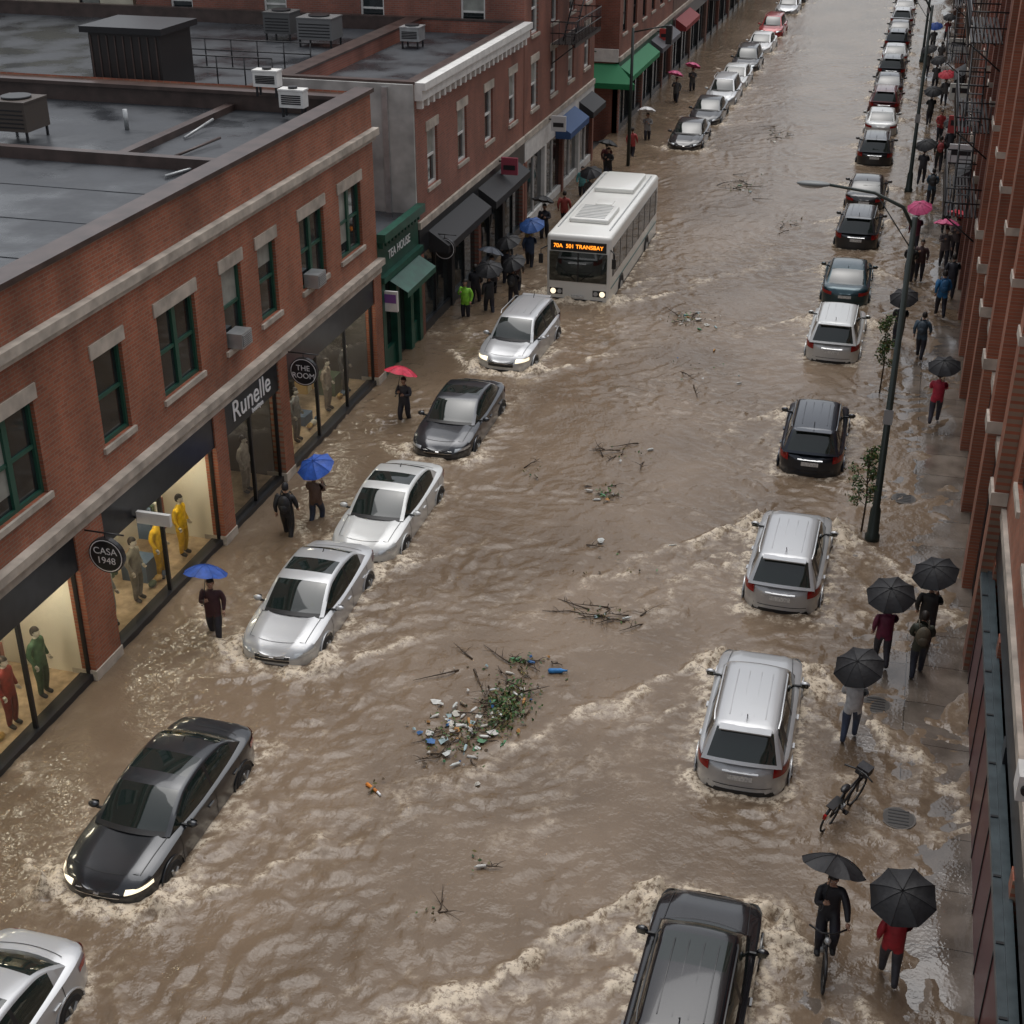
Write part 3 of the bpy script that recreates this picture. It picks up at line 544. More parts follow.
        mb.ball((sg*.99,.74,bl+.06),(.11,.07,.07),PAINT,10,6); mb.quad([(sg*.92,.665,bl+.01),(sg*1.06,.68,bl+.01),(sg*1.06,.68,bl+.11),(sg*.92,.665,bl+.11)],GL); mb.box(sg*.78,sg*.93,.72,.76,bl-.01,bl+.03,TRIM)
        mb.tube([(sg*.1+.1,1.18,bl+.045),(sg*.3+.25,1.02,bl+.10)],.008,TRIM,5)
        for y0 in(1.42,-1.40):
            x=sg*(W-.005); mb.tube([(x-sg*.02,y0,.34),(x,y0,.34)],.39,TRIM,28,False)
            pts=[(sg*(W+.0),y0+.395*math.cos(a),.34+.395*math.sin(a)) for a in np.linspace(0,math.pi,14)]; mb.tube(pts,.018,PAINT,6)
            mb.tube([(sg*(W-.2),y0,.33),(sg*(W-.02),y0,.33),(sg*(W+.012),y0,.33)],[.32,.325,.30],TYRE,28); mb.tube([(sg*(W+.012),y0,.33),(sg*(W+.018),y0,.33)],.215,TRIM,24,False)
            for k in range(6):
                a=k*math.pi/3+.3; p=(sg*(W+.02),y0+.2*math.cos(a),.33+.2*math.sin(a)); mb.tube([(sg*(W+.02),y0,.33),p],[.035,.025],GALV,6)
    return mb.mesh('car_body',38)
cache={}
def car(x,y,kind,col,sun,face,lit=False,rz=0,s=1.0):
    key=(kind,sun,lit)
    if key not in cache: cache[key]=car_mesh(kind,sun,lit)
    me=cache[key].copy(); me.materials[0]=PT[col]; nm='parked_car' if kind=='sedan' else 'parked_estate_car'
    o=link(bpy.data.objects.new(nm,me)); o.location=(x,y,-.38); o.rotation_euler=(0,0,(math.pi if face<0 else 0)+rz); o.scale=(s,s,s)
for i,(x,y,k,c,s) in enumerate(Lc): car(x,y,k,c,s,-1,lit=i in(1,5),rz=random.uniform(-.03,.03),s=1.055)
for i,(x,y,k,c,s) in enumerate(Rc): car(x,y,k,c,s or i==0,1,rz=random.uniform(-.02,.02),s=1.03)
# ---------------------------------------------------------------- bus
E=empty('city_bus',(-11.6,56.5,-.45)); BW=mat('bus_white',(.80,.80,.76),.35,coat=.4); BT=mat('bus_teal',(.02,.14,.14),.35); HB=5.1
def rbox(name,x0,x1,y0,y1,z0,z1,mt,bev,par,seg=4):
    M=MB(); M.box(x0,x1,y0,y1,z0,z1,mt); o=M.obj(name,par); md=o.modifiers.new('b','BEVEL'); md.width=bev; md.segments=seg
    for p in o.data.polygons: p.use_smooth=True
    o.data.set_sharp_from_angle(angle=3.1); return o
rbox('body',-1.27,1.27,-HB,HB,.25,3.1,BW,.16,E)
M=MB()
for sg in(-1,1):
    x=sg*1.272; M.box(x,x+sg*.012,-HB+.4,HB-.3,1.45,2.6,GL)
    for k in range(8): yy=-HB+.5+k*1.28; M.box(x+sg*.012,x+sg*.02,yy,yy+.06,1.45,2.6,TRIM)
    M.box(x,x+sg*.01,-HB+.2,HB-.2,1.0,1.05,BT); M.box(x,x+sg*.008,-HB+.2,HB-.2,.3,.5,TRIM)
    for yy in(-2.9,2.6):
        M.tube([(x-sg*.02,yy,.5),(x+sg*.012,yy,.5)],.55,TRIM,28,False); M.tube([(x-sg*.2,yy,.48),(x+sg*.03,yy,.48)],.46,TYRE,28,False); M.tube([(x,yy,.48),(x+sg*.04,yy,.48)],.26,GALV,20,False)
for yy in(-4.5,.4): M.box(-1.295,-1.284,yy,yy+1.1,.4,2.5,GL)
F=-HB
M.box(-1.14,1.14,F-.025,F-.005,1.25,2.42,GL); M.box(-1.1,1.1,F-.022,F-.004,2.46,2.85,TRIM); M.box(-.03,.03,F-.035,F-.026,1.25,2.42,TRIM)
LED=mat('led_amber',(1,.35,.02),.5,emit=2.5,ecol=(1,.28,.02))
for sg in(-1,1):
    M.tube([(sg*.98,F-.03,.82),(sg*.98,F-.005,.82)],.11,HLON,14); M.tube([(sg*.72,F-.03,.82),(sg*.72,F-.005,.82)],.09,HL,14); M.box(sg*.6,sg*1.12,F-.012,F-.004,.7,.95,TRIM)
    M.tube([(sg*1.2,F+.15,2.6),(sg*1.45,F-.15,2.5),(sg*1.45,F-.17,2.3)],.025,TRIM,6); M.box(sg*1.36,sg*1.52,F-.22,F-.15,1.95,2.32,TRIM)
    M.tube([(sg*.1,F-.045,1.3),(sg*.75,F-.045,1.85)],.012,TRIM,5)
M.box(-1.0,1.0,F-.025,F-.002,.42,.55,TRIM); M.box(-.25,.25,F-.035,F-.01,.60,.72,PLATE); M.box(-1.15,1.15,HB+.002,HB+.02,1.6,2.6,GL); M.box(-1.0,1.0,HB+.002,HB+.02,.7,1.3,TRIM)
M.obj('glazing_and_lamps',E)
rbox('roof_pod',-.8,.8,-3.4,-1.2,3.08,3.28,BW,.08,E); rbox('roof_pod',-.85,.85,1.4,4.3,3.08,3.30,BW,.08,E); rbox('roof_hatch',-.35,.35,-.6,.1,3.08,3.15,BW,.03,E)
M=MB()
for k in range(9): M.box(-.6,.6,-3.2+k*.22,-3.12+k*.22,3.275,3.29,GALV)
M.box(-1.05,-1.0,-4.2,4.6,3.1,3.13,GALV); M.box(1.0,1.05,-4.2,4.6,3.1,3.13,GALV); M.obj('roof_grilles',E)
text('destination_text','70A  501 TRANSBAY',(0,F-.04,2.65),(math.radians(90),0,0),.22,LED,E,.003)
# ================================================================= people
def skin_mesh(J,edges):
    names=list(J); me=bpy.data.meshes.new('sk'); me.from_pydata([J[k][0] for k in names],[(names.index(a),names.index(b)) for a,b in edges],[])
    o=link(bpy.data.objects.new('sk',me)); md=o.modifiers.new('s','SKIN'); md.use_smooth_shade=True; md.branch_smoothing=.6
    sv=me.skin_vertices[0].data
    for i,k in enumerate(names):
        r=J[k][1]; sv[i].radius=(r,r) if not isinstance(r,tuple) else r; sv[i].use_root=(i==0)
    s2=o.modifiers.new('u','SUBSURF'); s2.levels=1; s2.render_levels=1
    dg=bpy.context.evaluated_depsgraph_get(); r=bpy.data.meshes.new_from_object(o.evaluated_get(dg)); bpy.data.objects.remove(o); return r
SK,TOP,TRO,SHO,HAIR=flat('skin',(.38,.22,.15)),flat('cloth_top',(.1,.1,.1),.7),flat('cloth_trousers',(.03,.035,.05),.7),flat('shoes',(.03,.03,.03)),flat('hair',(.02,.014,.01),.6)
ED=[('pel','wai'),('wai','che'),('che','nb'),('nb','nk'),('che','shl'),('shl','ell'),('ell','wrl'),('che','shr'),('shr','elr'),('elr','wrr'),('pel','hl'),('hl','kl'),('kl','al'),('al','tl'),('pel','hr'),('hr','kr'),('kr','ar'),('ar','tr')]
def person_mesh(pose):
    J={'pel':((0,0,.93),(.21,.16)),'wai':((0,0,1.1),(.185,.15)),'che':((0,.01,1.3),(.205,.165)),'nb':((0,0,1.46),.085),'nk':((0,.015,1.54),.058),
     'shl':((-.19,0,1.41),.088),'ell':((-.26,-.05,1.15),.068),'wrl':((-.25,.08,.93),.042),'shr':((.19,0,1.41),.088),'elr':((.26,-.05,1.15),.068),'wrr':((.25,.08,.93),.042),
     'hl':((-.105,0,.86),.135),'kl':((-.105,.03,.49),.092),'al':((-.105,-.02,.09),.062),'tl':((-.115,.15,.045),.05),'hr':((.105,0,.86),.135),'kr':((.105,.03,.49),.092),'ar':((.105,-.02,.09),.062),'tr':((.115,.15,.045),.05)}
    def S(**k):
        for n,c in k.items(): J[n]=(c,J[n][1])
    if pose in('hold','walk'): S(kl=(-.1,.16,.51),al=(-.1,.18,.11),tl=(-.11,.34,.06),kr=(.1,-.03,.48),ar=(.1,-.24,.13),tr=(.11,-.10,.045))
    if pose in('hold2','walk2'): S(kr=(.1,.20,.52),ar=(.09,.14,.12),tr=(.10,.30,.07),kl=(-.1,.0,.48),al=(-.11,-.18,.11),tl=(-.12,-.04,.045))
    if pose in('hold','hold2','holdstand'): S(elr=(.24,.1,1.18),wrr=(.12,.26,1.30),wai=(.01,.015,1.1),che=(.005,.035,1.3))
    if pose=='hold2': S(ell=(-.24,.08,1.17),wrl=(-.08,.24,1.22))
    if pose=='walk': S(ell=(-.27,-.12,1.17),wrl=(-.26,-.08,.94),elr=(.27,.03,1.15),wrr=(.24,.18,.98),che=(0,.05,1.3))
    if pose=='walk2': S(ell=(-.24,.05,1.17),wrl=(-.14,.2,1.0),elr=(.25,.05,1.16),wrr=(.14,.2,1.02),che=(0,.06,1.29))
    if pose=='ride': S(ell=(-.27,.2,1.2),wrl=(-.29,.38,1.04),elr=(.22,.12,1.15),wrr=(.12,.28,1.32),kl=(-.12,.33,.66),al=(-.12,.22,.30),tl=(-.12,.36,.26),kr=(.12,.22,.55),ar=(.12,.12,.14),tr=(.12,.26,.10))
    me=skin_mesh(J,ED); seg=[(Vector(J[a][0]),Vector(J[b][0]),a+b) for a,b in ED]
    def fn(c):
        best=None;bd=9
        for a,b,n in seg:
            ab=b-a; t=max(0,min(1,(c-a).dot(ab)/ab.length_squared)); d=(a+ab*t-c).length
            if d<bd: bd=d;best=n
        if best=='nbnk': return SK if c.z>1.49 else TOP
        if best in('altl','artr'): return SHO
        if best in('klal','kral') and c.z<.13: return SHO
        if c.z>.80 and not best.startswith(('kl','kr')): return TOP
        return TRO if best[:2] in('hl','hr','kl','kr','pe') else TOP
    mb=MB(); [mb.m(q) for q in(SK,TOP,TRO,SHO,HAIR)]; mb.addmesh(me,fn)
    hc=Vector((0,.035,1.645)); rows=[]
    for i in range(11):
        a=math.pi*i/10; row=[]
        for j in range(17):
            t=2*math.pi*j/16; x=.082*math.sin(a)*math.cos(t); y=.10*math.sin(a)*math.sin(t); z=.128*math.cos(a)
            if z<0: x*=1+z*2.2; y=y*(1+z*1.2)+(-z*.15 if y>0 else 0)
            row.append(hc+Vector((x,y,z)))
        rows.append(row)
    mb.grid(rows,SK); mb.tube([hc+Vector((0,.09,.012)),hc+Vector((0,.118,-.025)),hc+Vector((0,.092,-.035))],[.008,.014,.01],SK,6)
    for sg in(-1,1): mb.ball(hc+Vector((sg*.032,.088,.008)),(.013,.008,.008),WHT,8,5); mb.ball(hc+Vector((sg*.032,.094,.008)),(.006,.005,.006),BLACK,6,4); mb.ball(hc+Vector((sg*.082,-.005,-.005)),(.012,.022,.034),SK,8,6)
    mb.ball(hc+Vector((0,.088,-.062)),(.024,.008,.007),LIPS,8,4)
    rows=[]
    for i in range(9):
        a=math.pi*.64*i/8; row=[]
        for j in range(17):
            t=2*math.pi*j/16; f=1.0 if math.sin(t)<.35 else .6; aa=a*f; row.append(hc+Vector((.095*math.sin(aa)*math.cos(t),.115*math.sin(aa)*math.sin(t)-.01,.14*math.cos(aa)+.004)))
        rows.append(row)
    mb.grid(rows,HAIR)
    for sd in('l','r'):
        w=Vector(J['wr'+sd][0]); d=(w-Vector(J['el'+sd][0])).normalized(); sg=-1 if sd=='l' else 1
        grip=pose in('hold','hold2','holdstand','ride') and (sd=='r' or pose in('ride','hold2'))
        si=d.cross(Vector((0,0,1))); si=si.normalized() if si.length>.1 else Vector((1,0,0)); up=si.cross(d)
        if not grip: si,up=up,-si*sg
        mb.tube([w,w+d*.03,w+d*.085],[.028,.04,.034],SK,8)
        for k in range(4):
            b0=w+d*.08+(up if grip else si)*((k-1.5)*.02); cu=(si if grip else up); ln=[.04,.046,.043,.033][k]
            mb.tube([b0,b0+d*ln*.8+cu*-.008,b0+d*ln*1.0+cu*-.03,b0+d*ln*.5+cu*-.045],[.0095,.009,.008,.007],SK,6)
        b0=w+d*.03+(up if grip else si)*.03; mb.tube([b0,b0+d*.025+(up if grip else si)*.02,b0+d*.05+(up if grip else si)*.012],[.011,.01,.008],SK,6)
    return mb.mesh('person_body')
LIPS=flat('lips',(.35,.12,.1)); pc={}; CL={}
def cloth(c):
    if c not in CL: CL[c]=flat('cloth',c,.6,namt=.25,nscale=7,bump=.4,bscale=12)
    return CL[c]
pidx=0
def person(x,y,z,rz,pose,top,tro,pack=None,skin=None,umb=None,ur=.56,name='pedestrian',sc_=1.0,hood=False):
    global pidx
    pidx+=1
    if pose in('hold','walk') and pidx%2: pose+='2'
    if pose not in pc: pc[pose]=person_mesh(pose)
    me=pc[pose].copy(); me.materials[1]=cloth(top); me.materials[2]=cloth(tro)
    if hood: me.materials[4]=cloth(top)
    if skin: me.materials[0]=cloth(skin); 
    o=link(bpy.data.objects.new(name,me)); o.location=(x,y,z); o.rotation_euler=(0,0,rz); o.scale=(sc_,)*3
    if pack:
        M=MB(); M.ball((0,-.2,1.24),(.17,.12,.25),cloth(pack),12,10); M.ball((0,-.29,1.16),(.12,.06,.12),cloth(pack),10,6)
        for sg in(-1,1): M.tube([(sg*.1,-.16,1.44),(sg*.11,.04,1.53),(sg*.12,.21,1.36),(sg*.13,.18,1.15),(sg*.12,-.08,1.08)],.018,cloth(pack),6)
        b=M.obj('backpack'); b.parent=o
    if umb is not None:
        mt=cloth(umb); M=MB()
        for k in range(8):
            rows=[]
            for i in range(7):
                t=i/6; row=[]
                for j in range(5):
                    f=j/4; a=(k+f)*math.pi/4; sag=math.sin(math.pi*f); r=ur*t*(1-.085*sag*t); zz=.22*(1-t**1.9)-.03*sag*t; row.append((r*math.cos(a),r*math.sin(a),zz))
                rows.append(row)
            M.grid(rows,mt)
            a=k*math.pi/4; M.tube([(ur*t*math.cos(a),ur*t*math.sin(a),.222*(1-t**1.9)+.003) for t in np.linspace(0.02,1,7)],.006,mt,5)
            M.tube([(0,0,-.05),(ur*.5*math.cos(a),ur*.5*math.sin(a),.15)],.003,GALV,4)
        M.tube([(0,0,-.70),(0,0,.24),(0,0,.30)],[.008,.008,.003],BLACK,6); M.tube([(0,0,-.6),(0,0,-.72),(.02,0,-.76),(.05,0,-.75)],.013,BLACK,8)
        u=M.obj('umbrella'); R=Matrix.Rotation(rz,4,'Z')
        cen=R@Vector((.05+random.uniform(-.05,.05),.08+random.uniform(-.05,.05),1.90+random.uniform(-.03,.05)))*sc_; hand=R@Vector((.13,.32,1.32))*sc_
        q=(cen-hand).to_track_quat('Z','Y')
        u.location=(x+cen.x,y+cen.y,z+cen.z); u.rotation_mode='QUATERNION'; u.rotation_quaternion=q
BK=(.012,.012,.014); pi=math.pi; LW=-.27; TK=(.02,.02,.03); RD=(.5,.03,.05); PK=(.55,.08,.2); BL=(.02,.07,.3)
pr=[(-14.3,38.8,LW,pi,'hold',(.03,.03,.04),TK,None,(.55,.02,.06)),
(-14.75,30.6,LW,.2,'walk',(.012,.012,.015),(.012,.012,.015),(.015,.015,.018),None),
(-14.35,31.6,LW,.1,'hold',(.12,.07,.05),(.03,.04,.07),None,(.02,.09,.42)),
(-14.4,25.5,LW,pi+.3,'hold',(.05,.015,.02),TK,None,(.02,.08,.36)),
(-15.3,48.6,LW,pi,'holdstand',(.25,.6,.05),TK,None,None),
(-14.6,49.4,LW,.4,'hold',(.03,.03,.035),TK,None,BK),(-14.0,50.6,LW,.1,'hold',(.02,.02,.025),TK,(.03,.03,.03),BK),(-15.1,51.5,LW,pi,'holdstand',(.05,.05,.06),TK,None,(.05,.06,.08)),
(-14.9,53.0,LW,.1,'hold',(.03,.03,.04),TK,None,BK),(-14.6,55.4,LW,.1,'hold',(.03,.05,.10),TK,None,(.03,.09,.28)),(-15.2,57.5,LW,0,'hold',(.2,.15,.05),TK,None,None),(-15.3,54.2,LW,pi,'holdstand',(.04,.04,.04),TK,None,None),(-15.0,59.5,LW,pi,'hold',(.03,.03,.04),TK,None,BK),(-14.7,62,LW,0,'walk',(.3,.05,.04),TK,None,None),(-15.4,50.2,LW,0,'walk',(.03,.03,.04),TK,None,None),(-14.3,52.3,LW,0,'walk',(.1,.09,.08),TK,(.05,.02,.02),None),(-14.2,65,LW,0,'hold',(.1,.09,.08),TK,None,BK),(-15.0,67,LW,pi,'walk',(.1,.3,.3),TK,None,None),
(-14.5,70.8,LW,pi,'hold',(.02,.02,.02),TK,None,BK),(-14.9,72.2,LW,0,'hold',(.1,.02,.02),TK,None,None),(-14.2,80,LW,pi,'hold',(.3,.3,.3),TK,None,(.6,.6,.6)),(-14.4,91,LW,pi,'hold',(.1,.1,.1),TK,None,PK),(-14.0,95,LW,pi,'hold',(.1,.1,.1),TK,None,PK),(-14.3,76,LW,0,'walk',(.4,.05,.05),TK,None,None),
(.36,18.85,.09,pi+.08,'ride',(.02,.02,.025),TK,None,BK),
(1.45,18.5,.02,.15,'hold',(.35,.02,.03),(.05,.05,.06),None,BK),
(.4,25.2,.0,-.1,'hold',(.5,.5,.5),(.05,.07,.12),None,BK),
(.92,28.3,.02,.1,'hold',(.12,.012,.04),(.03,.03,.04),None,BK),
(1.72,28.0,.03,-.1,'walk',(.04,.045,.03),(.02,.025,.04),(.09,.075,.05),None),
(1.85,29.3,.03,-.1,'hold',(.03,.03,.03),TK,None,BK),
(1.95,42.8,.03,.1,'hold',(.45,.03,.06),(.05,.05,.07),None,BK),
(1.4,48.5,.02,0,'walk',(.04,.07,.10),TK,(.04,.06,.08),None),
(.6,49.5,.0,0,'hold',(.03,.03,.03),TK,None,BK),
(2.06,53.2,.03,0,'walk',(.02,.14,.32),TK,(.02,.10,.22),None),
(.8,57,.0,0,'walk',(.02,.02,.02),TK,(.02,.02,.02),None),(1.2,57.6,.0,pi,'holdstand',(.05,.02,.02),TK,None,None),(2.4,55.5,.02,0,'holdstand',(.03,.03,.04),TK,None,None),
(2.14,59.6,.03,pi,'hold',(.1,.08,.08),TK,None,PK),(2.6,61,.03,pi,'hold',(.1,.08,.08),TK,None,RD),(.9,61.5,.02,0,'hold',(.1,.02,.04),TK,None,PK),
(1.5,69.4,.02,0,'walk',(.05,.09,.13),TK,(.03,.03,.03),None),(1.8,76.6,.02,0,'walk',(.03,.03,.03),TK,(.3,.05,.05),None),(1.8,83.7,.02,pi,'walk',(.4,.04,.04),TK,None,None),(2.2,65,.03,pi,'holdstand',(.2,.2,.22),TK,None,None),(1.0,73.5,.03,0,'hold',(.05,.05,.06),TK,None,BK),(2.3,79,.03,0,'hold',(.05,.05,.06),TK,None,BK),
(1.2,88,.02,0,'hold',(.03,.03,.03),TK,None,BK),(2.0,94,.02,0,'hold',(.1,.1,.1),TK,None,RD),(1.4,99,.02,0,'hold',(.1,.1,.1),TK,None,BK),(.8,104,.02,0,'hold',(.1,.1,.1),TK,None,BK),(1.7,108,.02,0,'walk',(.1,.1,.1),TK,None,None),(1.1,115,.02,0,'hold',(.1,.1,.1),TK,None,BL),(2.1,120,.02,0,'hold',(.3,.05,.05),TK,None,BK)]
for (x,y,z,rz,po,tp,tr,pk,um) in pr:
    person(x,y,z,rz+(0 if po=='ride' else random.uniform(-.2,.2)),po,tp,tr,pk,umb=um,sc_=random.uniform(.95,1.04) if po!='ride' else 1,hood=(po=='walk' and tp[0]<.02),ur=random.uniform(.52,.57),name='cyclist' if po=='ride' else 'pedestrian')
for (y,tp) in((17.2,(.4,.3,.2)),(18.9,(.05,.05,.05)),(20.8,(.25,.03,.02)),(22,(.05,.12,.06)),(24.9,(.3,.3,.28)),(26.2,(.22,.2,.16)),(27.4,(.85,.5,.01)),(28.6,(.85,.5,.01)),(32.4,(.5,.45,.4)),(36,(.2,.2,.2)),(38.5,(.3,.25,.2)),(40,(.1,.1,.1))):
    person(XL-.6,y,.13,-pi/2,'stand',tp,(tp[0]*.7,tp[1]*.7,tp[2]*.7),skin=(.5,.46,.4),name='shop_mannequin')
# ================================================================= bicycles
def bicycle(x,y,z,rz,bag=False,lean=0):
    M=MB(); 
    for yy in(-.52,.52):
        pts=[(0,yy+.33*math.cos(a),.34+.33*math.sin(a)) for a in np.linspace(0,2*math.pi,25)]; M.tube(pts,.022,TYRE,6)
        for k in range(10): a=k*math.pi/5; M.tube([(0,yy,.34),(0,yy+.31*math.cos(a),.34+.31*math.sin(a))],.003,GALV,4)
        pts=[(0,yy+.37*math.cos(a),.34+.37*math.sin(a)) for a in np.linspace(.5,2.6,9)]; M.tube(pts,.03,BLACK,6)
    fr=[((0,-.52,.34),(0,-.08,.33)),((0,-.08,.33),(0,-.2,.82)),((0,-.2,.82),(0,-.52,.34)),((0,-.08,.33),(0,.34,.72)),((0,-.17,.74),(0,.33,.8)),((0,.52,.34),(0,.30,.98))]
    for a,b in fr: M.tube([a,b],.024,BLACK,8)
    M.tube([(-.31,.18,1.05),(-.1,.3,1.02),(.1,.3,1.02),(.31,.18,1.05)],.018,BLACK,6); M.ball((0,-.24,.92),(.08,.15,.05),BLACK,10,6); M.tube([(0,-.2,.8),(0,-.22,.9)],.014,GALV,6)
    M.tube([(-.06,-.08,.33),(.06,-.08,.33)],.08,GALV,14,False); M.box(.06,.16,-.12,-.02,.22,.25,BLACK); M.box(-.16,-.06,-.12,-.02,.42,.45,BLACK)
    M.box(-.08,.08,-.75,-.35,.72,.74,BLACK); M.box(-.03,.03,-.86,-.8,.5,.6,TL)
    M.ball((0,.40,.95),(.06,.07,.06),GALV,8,6)
    if bag: M.box(-.13,.13,.36,.6,.86,1.04,cloth((.03,.03,.035)))
    o=M.obj('bicycle'); o.location=(x,y,z); o.rotation_euler=(.0,lean,rz)
bicycle(.36,18.61,-.02,pi+.08); bicycle(.38,22.7,-.01,-.45,True,.18)
# ================================================================= street lamps
LP=flat('lamp_post_paint',(.02,.03,.026),.4)
def lamp(x,y):
    M=MB(); M.tube([(x,y,-.1),(x,y,.15),(x,y,.2),(x,y,.9),(x,y,1.0),(x,y,8.8)],[.2,.2,.16,.14,.10,.065],LP,14)
    M.tube([(x,y,8.5),(x-.3,y,9.0),(x-1.0,y,9.3),(x-2.1,y,9.42)],[.05,.045,.04,.035],LP,8); M.tube([(x,y,8.0),(x-.9,y,9.2)],.015,LP,6)
    M.ball((x-2.45,y,9.42),(.42,.14,.07),flat('lamp_head',(.16,.17,.17),.4),14,8); M.ball((x-2.5,y,9.37),(.3,.1,.06),flat('lamp_lens',(.5,.5,.47),.2),12,6)
    M.box(x-.12,x+.12,y-.1,y-.07,3.4,3.8,flat('pole_notice',(.3,.3,.3)))
    M.obj('street_lamp')
lamp(.45,34.5); lamp(.45,72); lamp(.45,110)
M=MB(); M.tube([(-14,73.5,-.3),(-14,73.5,7)],[.1,.07],LP,10); M.tube([(-14,73.5,6.8),(-12.2,73.5,7.2)],.04,LP,6); M.box(-12.3,-12,73.35,73.65,6.3,7.2,BLACK); M.obj('traffic_light')
LEAF=[flat('leaf',(.06,.13,.03),.5),flat('leaf_dark',(.03,.07,.02),.5),flat('leaf_dry',(.12,.10,.03),.6)]
TW=flat('twig',(.06,.04,.025),.7)
def sapling(x,y,h,r,n):
    M=MB(); M.tube([(x,y,-.1),(x+.03,y,h*.4),(x-.04,y+.03,h*.75),(x,y,h)],[.03,.024,.016,.006],TW,7)
    for k in range(16):
        t=random.uniform(.3,.97); z=h*t; a=random.uniform(0,6.28); rr=r*(1.15-t*.75)*random.uniform(.6,1.15); d=Vector((math.cos(a),math.sin(a),random.uniform(.25,.9)))*rr; p=Vector((x,y,z)); e=p+d
        M.tube([p,p+d*.5+Vector((0,0,.05)),e],[.011,.007,.003],TW,5)
        for j in range(n//16):
            c=p+d*random.uniform(.35,1.1)+Vector([random.gauss(0,.07) for _ in range(3)]); u=Vector([random.gauss(0,1) for _ in range(3)]).normalized()*random.uniform(.035,.065); v=u.cross(Vector([random.gauss(0,1) for _ in range(3)])).normalized()*.028
            M.quad([c-u,c+v,c+u,c-v],random.choice(LEAF))
    M.obj('young_tree')
sapling(.15,34.9,2.5,.6,900); sapling(.2,45.0,2.6,.6,900)
# ================================================================= floating debris
def debris(x,y,rx,ry,nb,nl,nt_,nm='floating_debris',big=1):
    M=MB(); cols=[(.6,.6,.57),(.5,.52,.5),(.05,.15,.36),(.08,.22,.11),(.40,.2,.06),(.58,.57,.53),(.3,.4,.42),(.45,.43,.38),(.22,.18,.13),(.16,.12,.08),(.5,.49,.46)]
    g=lambda s: random.gauss(0,s*.45)
    for k in range(nb):
        p=Vector((x+g(rx),y+g(ry),.03)); a=random.uniform(0,6.28); L=random.uniform(.4,1.2)*min(1,rx); d=Vector((math.cos(a),math.sin(a),random.uniform(-.02,.12)))*L
        M.tube([p,p+d*.35+Vector((random.gauss(0,.05),random.gauss(0,.05),.03)),p+d*.7,p+d],[.022,.016,.011,.005],TW,6)
        for j in range(3):
            t=random.uniform(.3,.8); q=p+d*t; e=q+Vector((random.gauss(0,.2),random.gauss(0,.2),random.uniform(0,.15))); M.tube([q,(q+e)/2+Vector((0,0,.03)),e],[.009,.006,.003],TW,5)
    for k in range(nl):
        c=Vector((x+g(rx*.8),y+g(ry*.8),random.uniform(.02,.12))); u=Vector([random.gauss(0,1) for _ in range(3)]).normalized()*random.uniform(.03,.07); v=u.cross(Vector((random.gauss(0,.5),random.gauss(0,.5),1))).normalized()*.03; M.quad([c-u,c+v,c+u,c-v],random.choice(LEAF))
    for k in range(nt_):
        c=Vector((x+g(rx),y+g(ry),random.uniform(.03,.07))); mt=cloth(random.choice(cols)); a=random.uniform(0,6.28); s=random.choice((.03,.04,.05,.07,.12))*big
        if k%4==0: d=Vector((math.cos(a),math.sin(a),.05)); M.tube([c-d*.12,c-d*.10,c+d*.05,c+d*.09,c+d*.12],[.018,.032,.033,.012,.012],mt,8)
        else:
            n=6; pts=[c+Vector((math.cos(a+i*1.047)*s*random.uniform(.6,1.2),math.sin(a+i*1.047)*s*random.uniform(.6,1.2),random.uniform(-.02,.04))) for i in range(n)]; M.v.append(tuple(c+Vector((0,0,.05)))); ci=len(M.v)-1; b0=len(M.v); M.v+=[tuple(p) for p in pts]
            for i in range(n): M.face((ci,b0+i,b0+(i+1)%n),mt)
    M.obj(nm)
debris(-7.6,23.2,1.1,1.3,9,140,75); debris(-6.9,24.4,.65,1.3,16,620,26); debris(-5.5,28.7,.9,.4,12,20,4); debris(-6.9,26.3,.5,.4,4,30,5); debris(-7.3,25.6,1.6,.5,5,10,3)
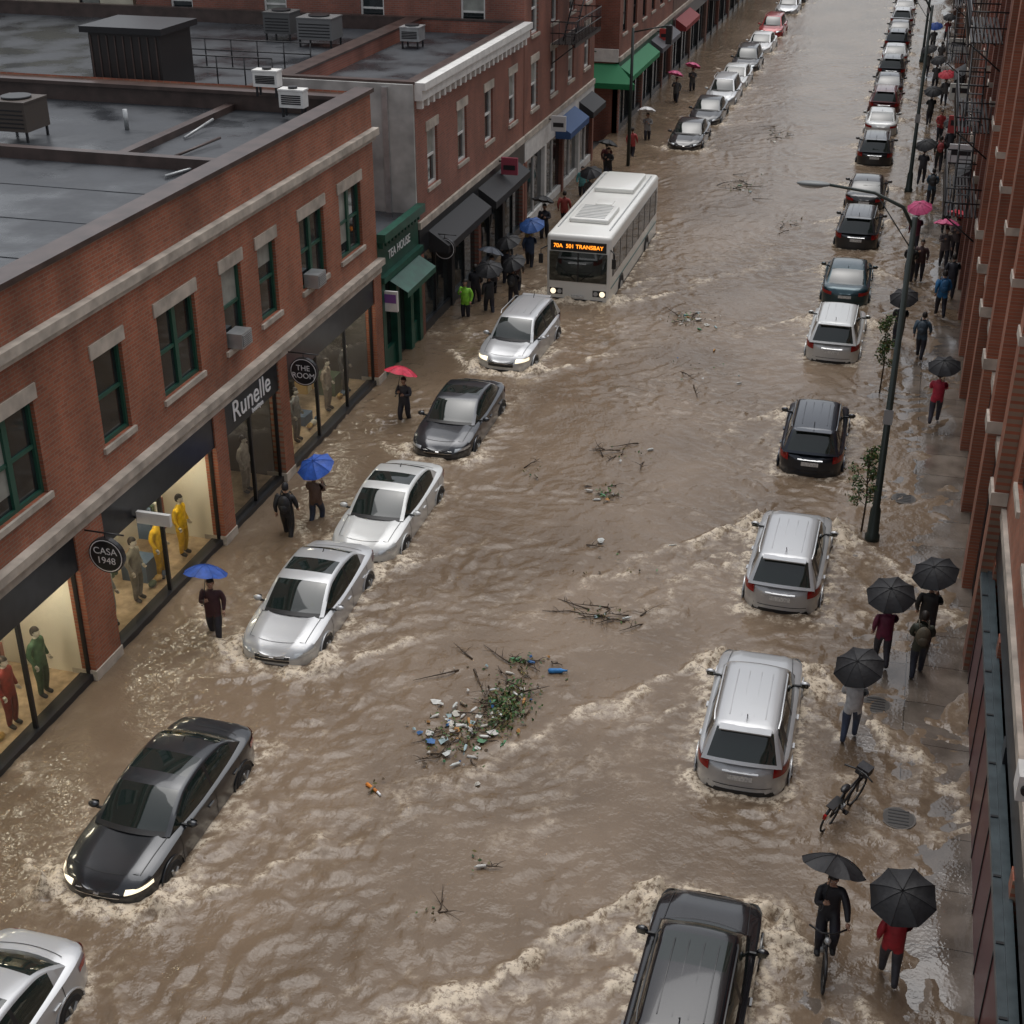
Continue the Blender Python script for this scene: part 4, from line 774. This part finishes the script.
debris(-6.8,38,.9,.8,7,15,2); debris(-7.0,35.2,.6,.6,2,30,16); debris(-7.0,50.4,1.1,1.0,4,60,24); debris(-7.5,71,1.3,2.5,9,60,6); debris(-7.2,83,1,3,7,50,4); debris(-4.5,64,1.2,1.5,3,12,2)
debris(-6,19.5,.35,.3,1,6,1); debris(-6.5,17.9,.3,.3,2,6,0); debris(-8.7,21,.3,.3,0,4,2); debris(-9.5,36,.6,.5,1,8,2); debris(-5.9,45,1.5,3,2,10,5); debris(-6,31.5,2,2,1,14,4)
M=MB(); M.tube([(-8.9,21.1,.03),(-8.6,20.9,.05)],[.04,.03],cloth((.6,.2,.03)),8); M.tube([(-8.6,20.9,.05),(-8.5,20.82,.04)],.025,WHT,8); M.obj('plastic_bottle')
M=MB(); M.tube([(-6.35,26.0,.05),(-6.33,26.02,.05),(-6.08,26.08,.06),(-6.0,26.1,.06),(-5.93,26.12,.06)],[.03,.06,.06,.025,.022],cloth((.03,.2,.5)),10); M.obj('plastic_bottle')
# ================================================================= light & camera
wd=bpy.data.worlds.new('World'); sc.world=wd; wd.use_nodes=True; nt=wd.node_tree; bg=nt.nodes['Background']; sky=nt.nodes.new('ShaderNodeTexSky'); sky.sky_type='NISHITA'; sky.sun_disc=False
sky.sun_elevation=math.radians(72); sky.sun_rotation=math.radians(-20); sky.air_density=1; sky.dust_density=3; sky.ozone_density=1
hs_=nt.nodes.new('ShaderNodeHueSaturation'); hs_.inputs['Saturation'].default_value=.25; nt.links.new(sky.outputs[0],hs_.inputs['Color']); nt.links.new(hs_.outputs[0],bg.inputs[0]); bg.inputs[1].default_value=.15
sl=bpy.data.lights.new('sun','SUN'); sl.energy=1.3; sl.angle=math.radians(60); sl.color=(1,.985,.97); so=link(bpy.data.objects.new('sun',sl)); so.rotation_euler=(math.radians(18),0,math.radians(160))
cd=bpy.data.cameras.new('camera'); cd.lens=1405*36/1024; cd.sensor_width=36; cd.clip_end=3000; co=link(bpy.data.objects.new('camera',cd)); co.location=(0,0,18); co.rotation_euler=(math.radians(90-27.4),0,math.radians(15.5)); sc.camera=co
sc.view_settings.view_transform='Standard'; sc.view_settings.look='None'; sc.view_settings.exposure=0
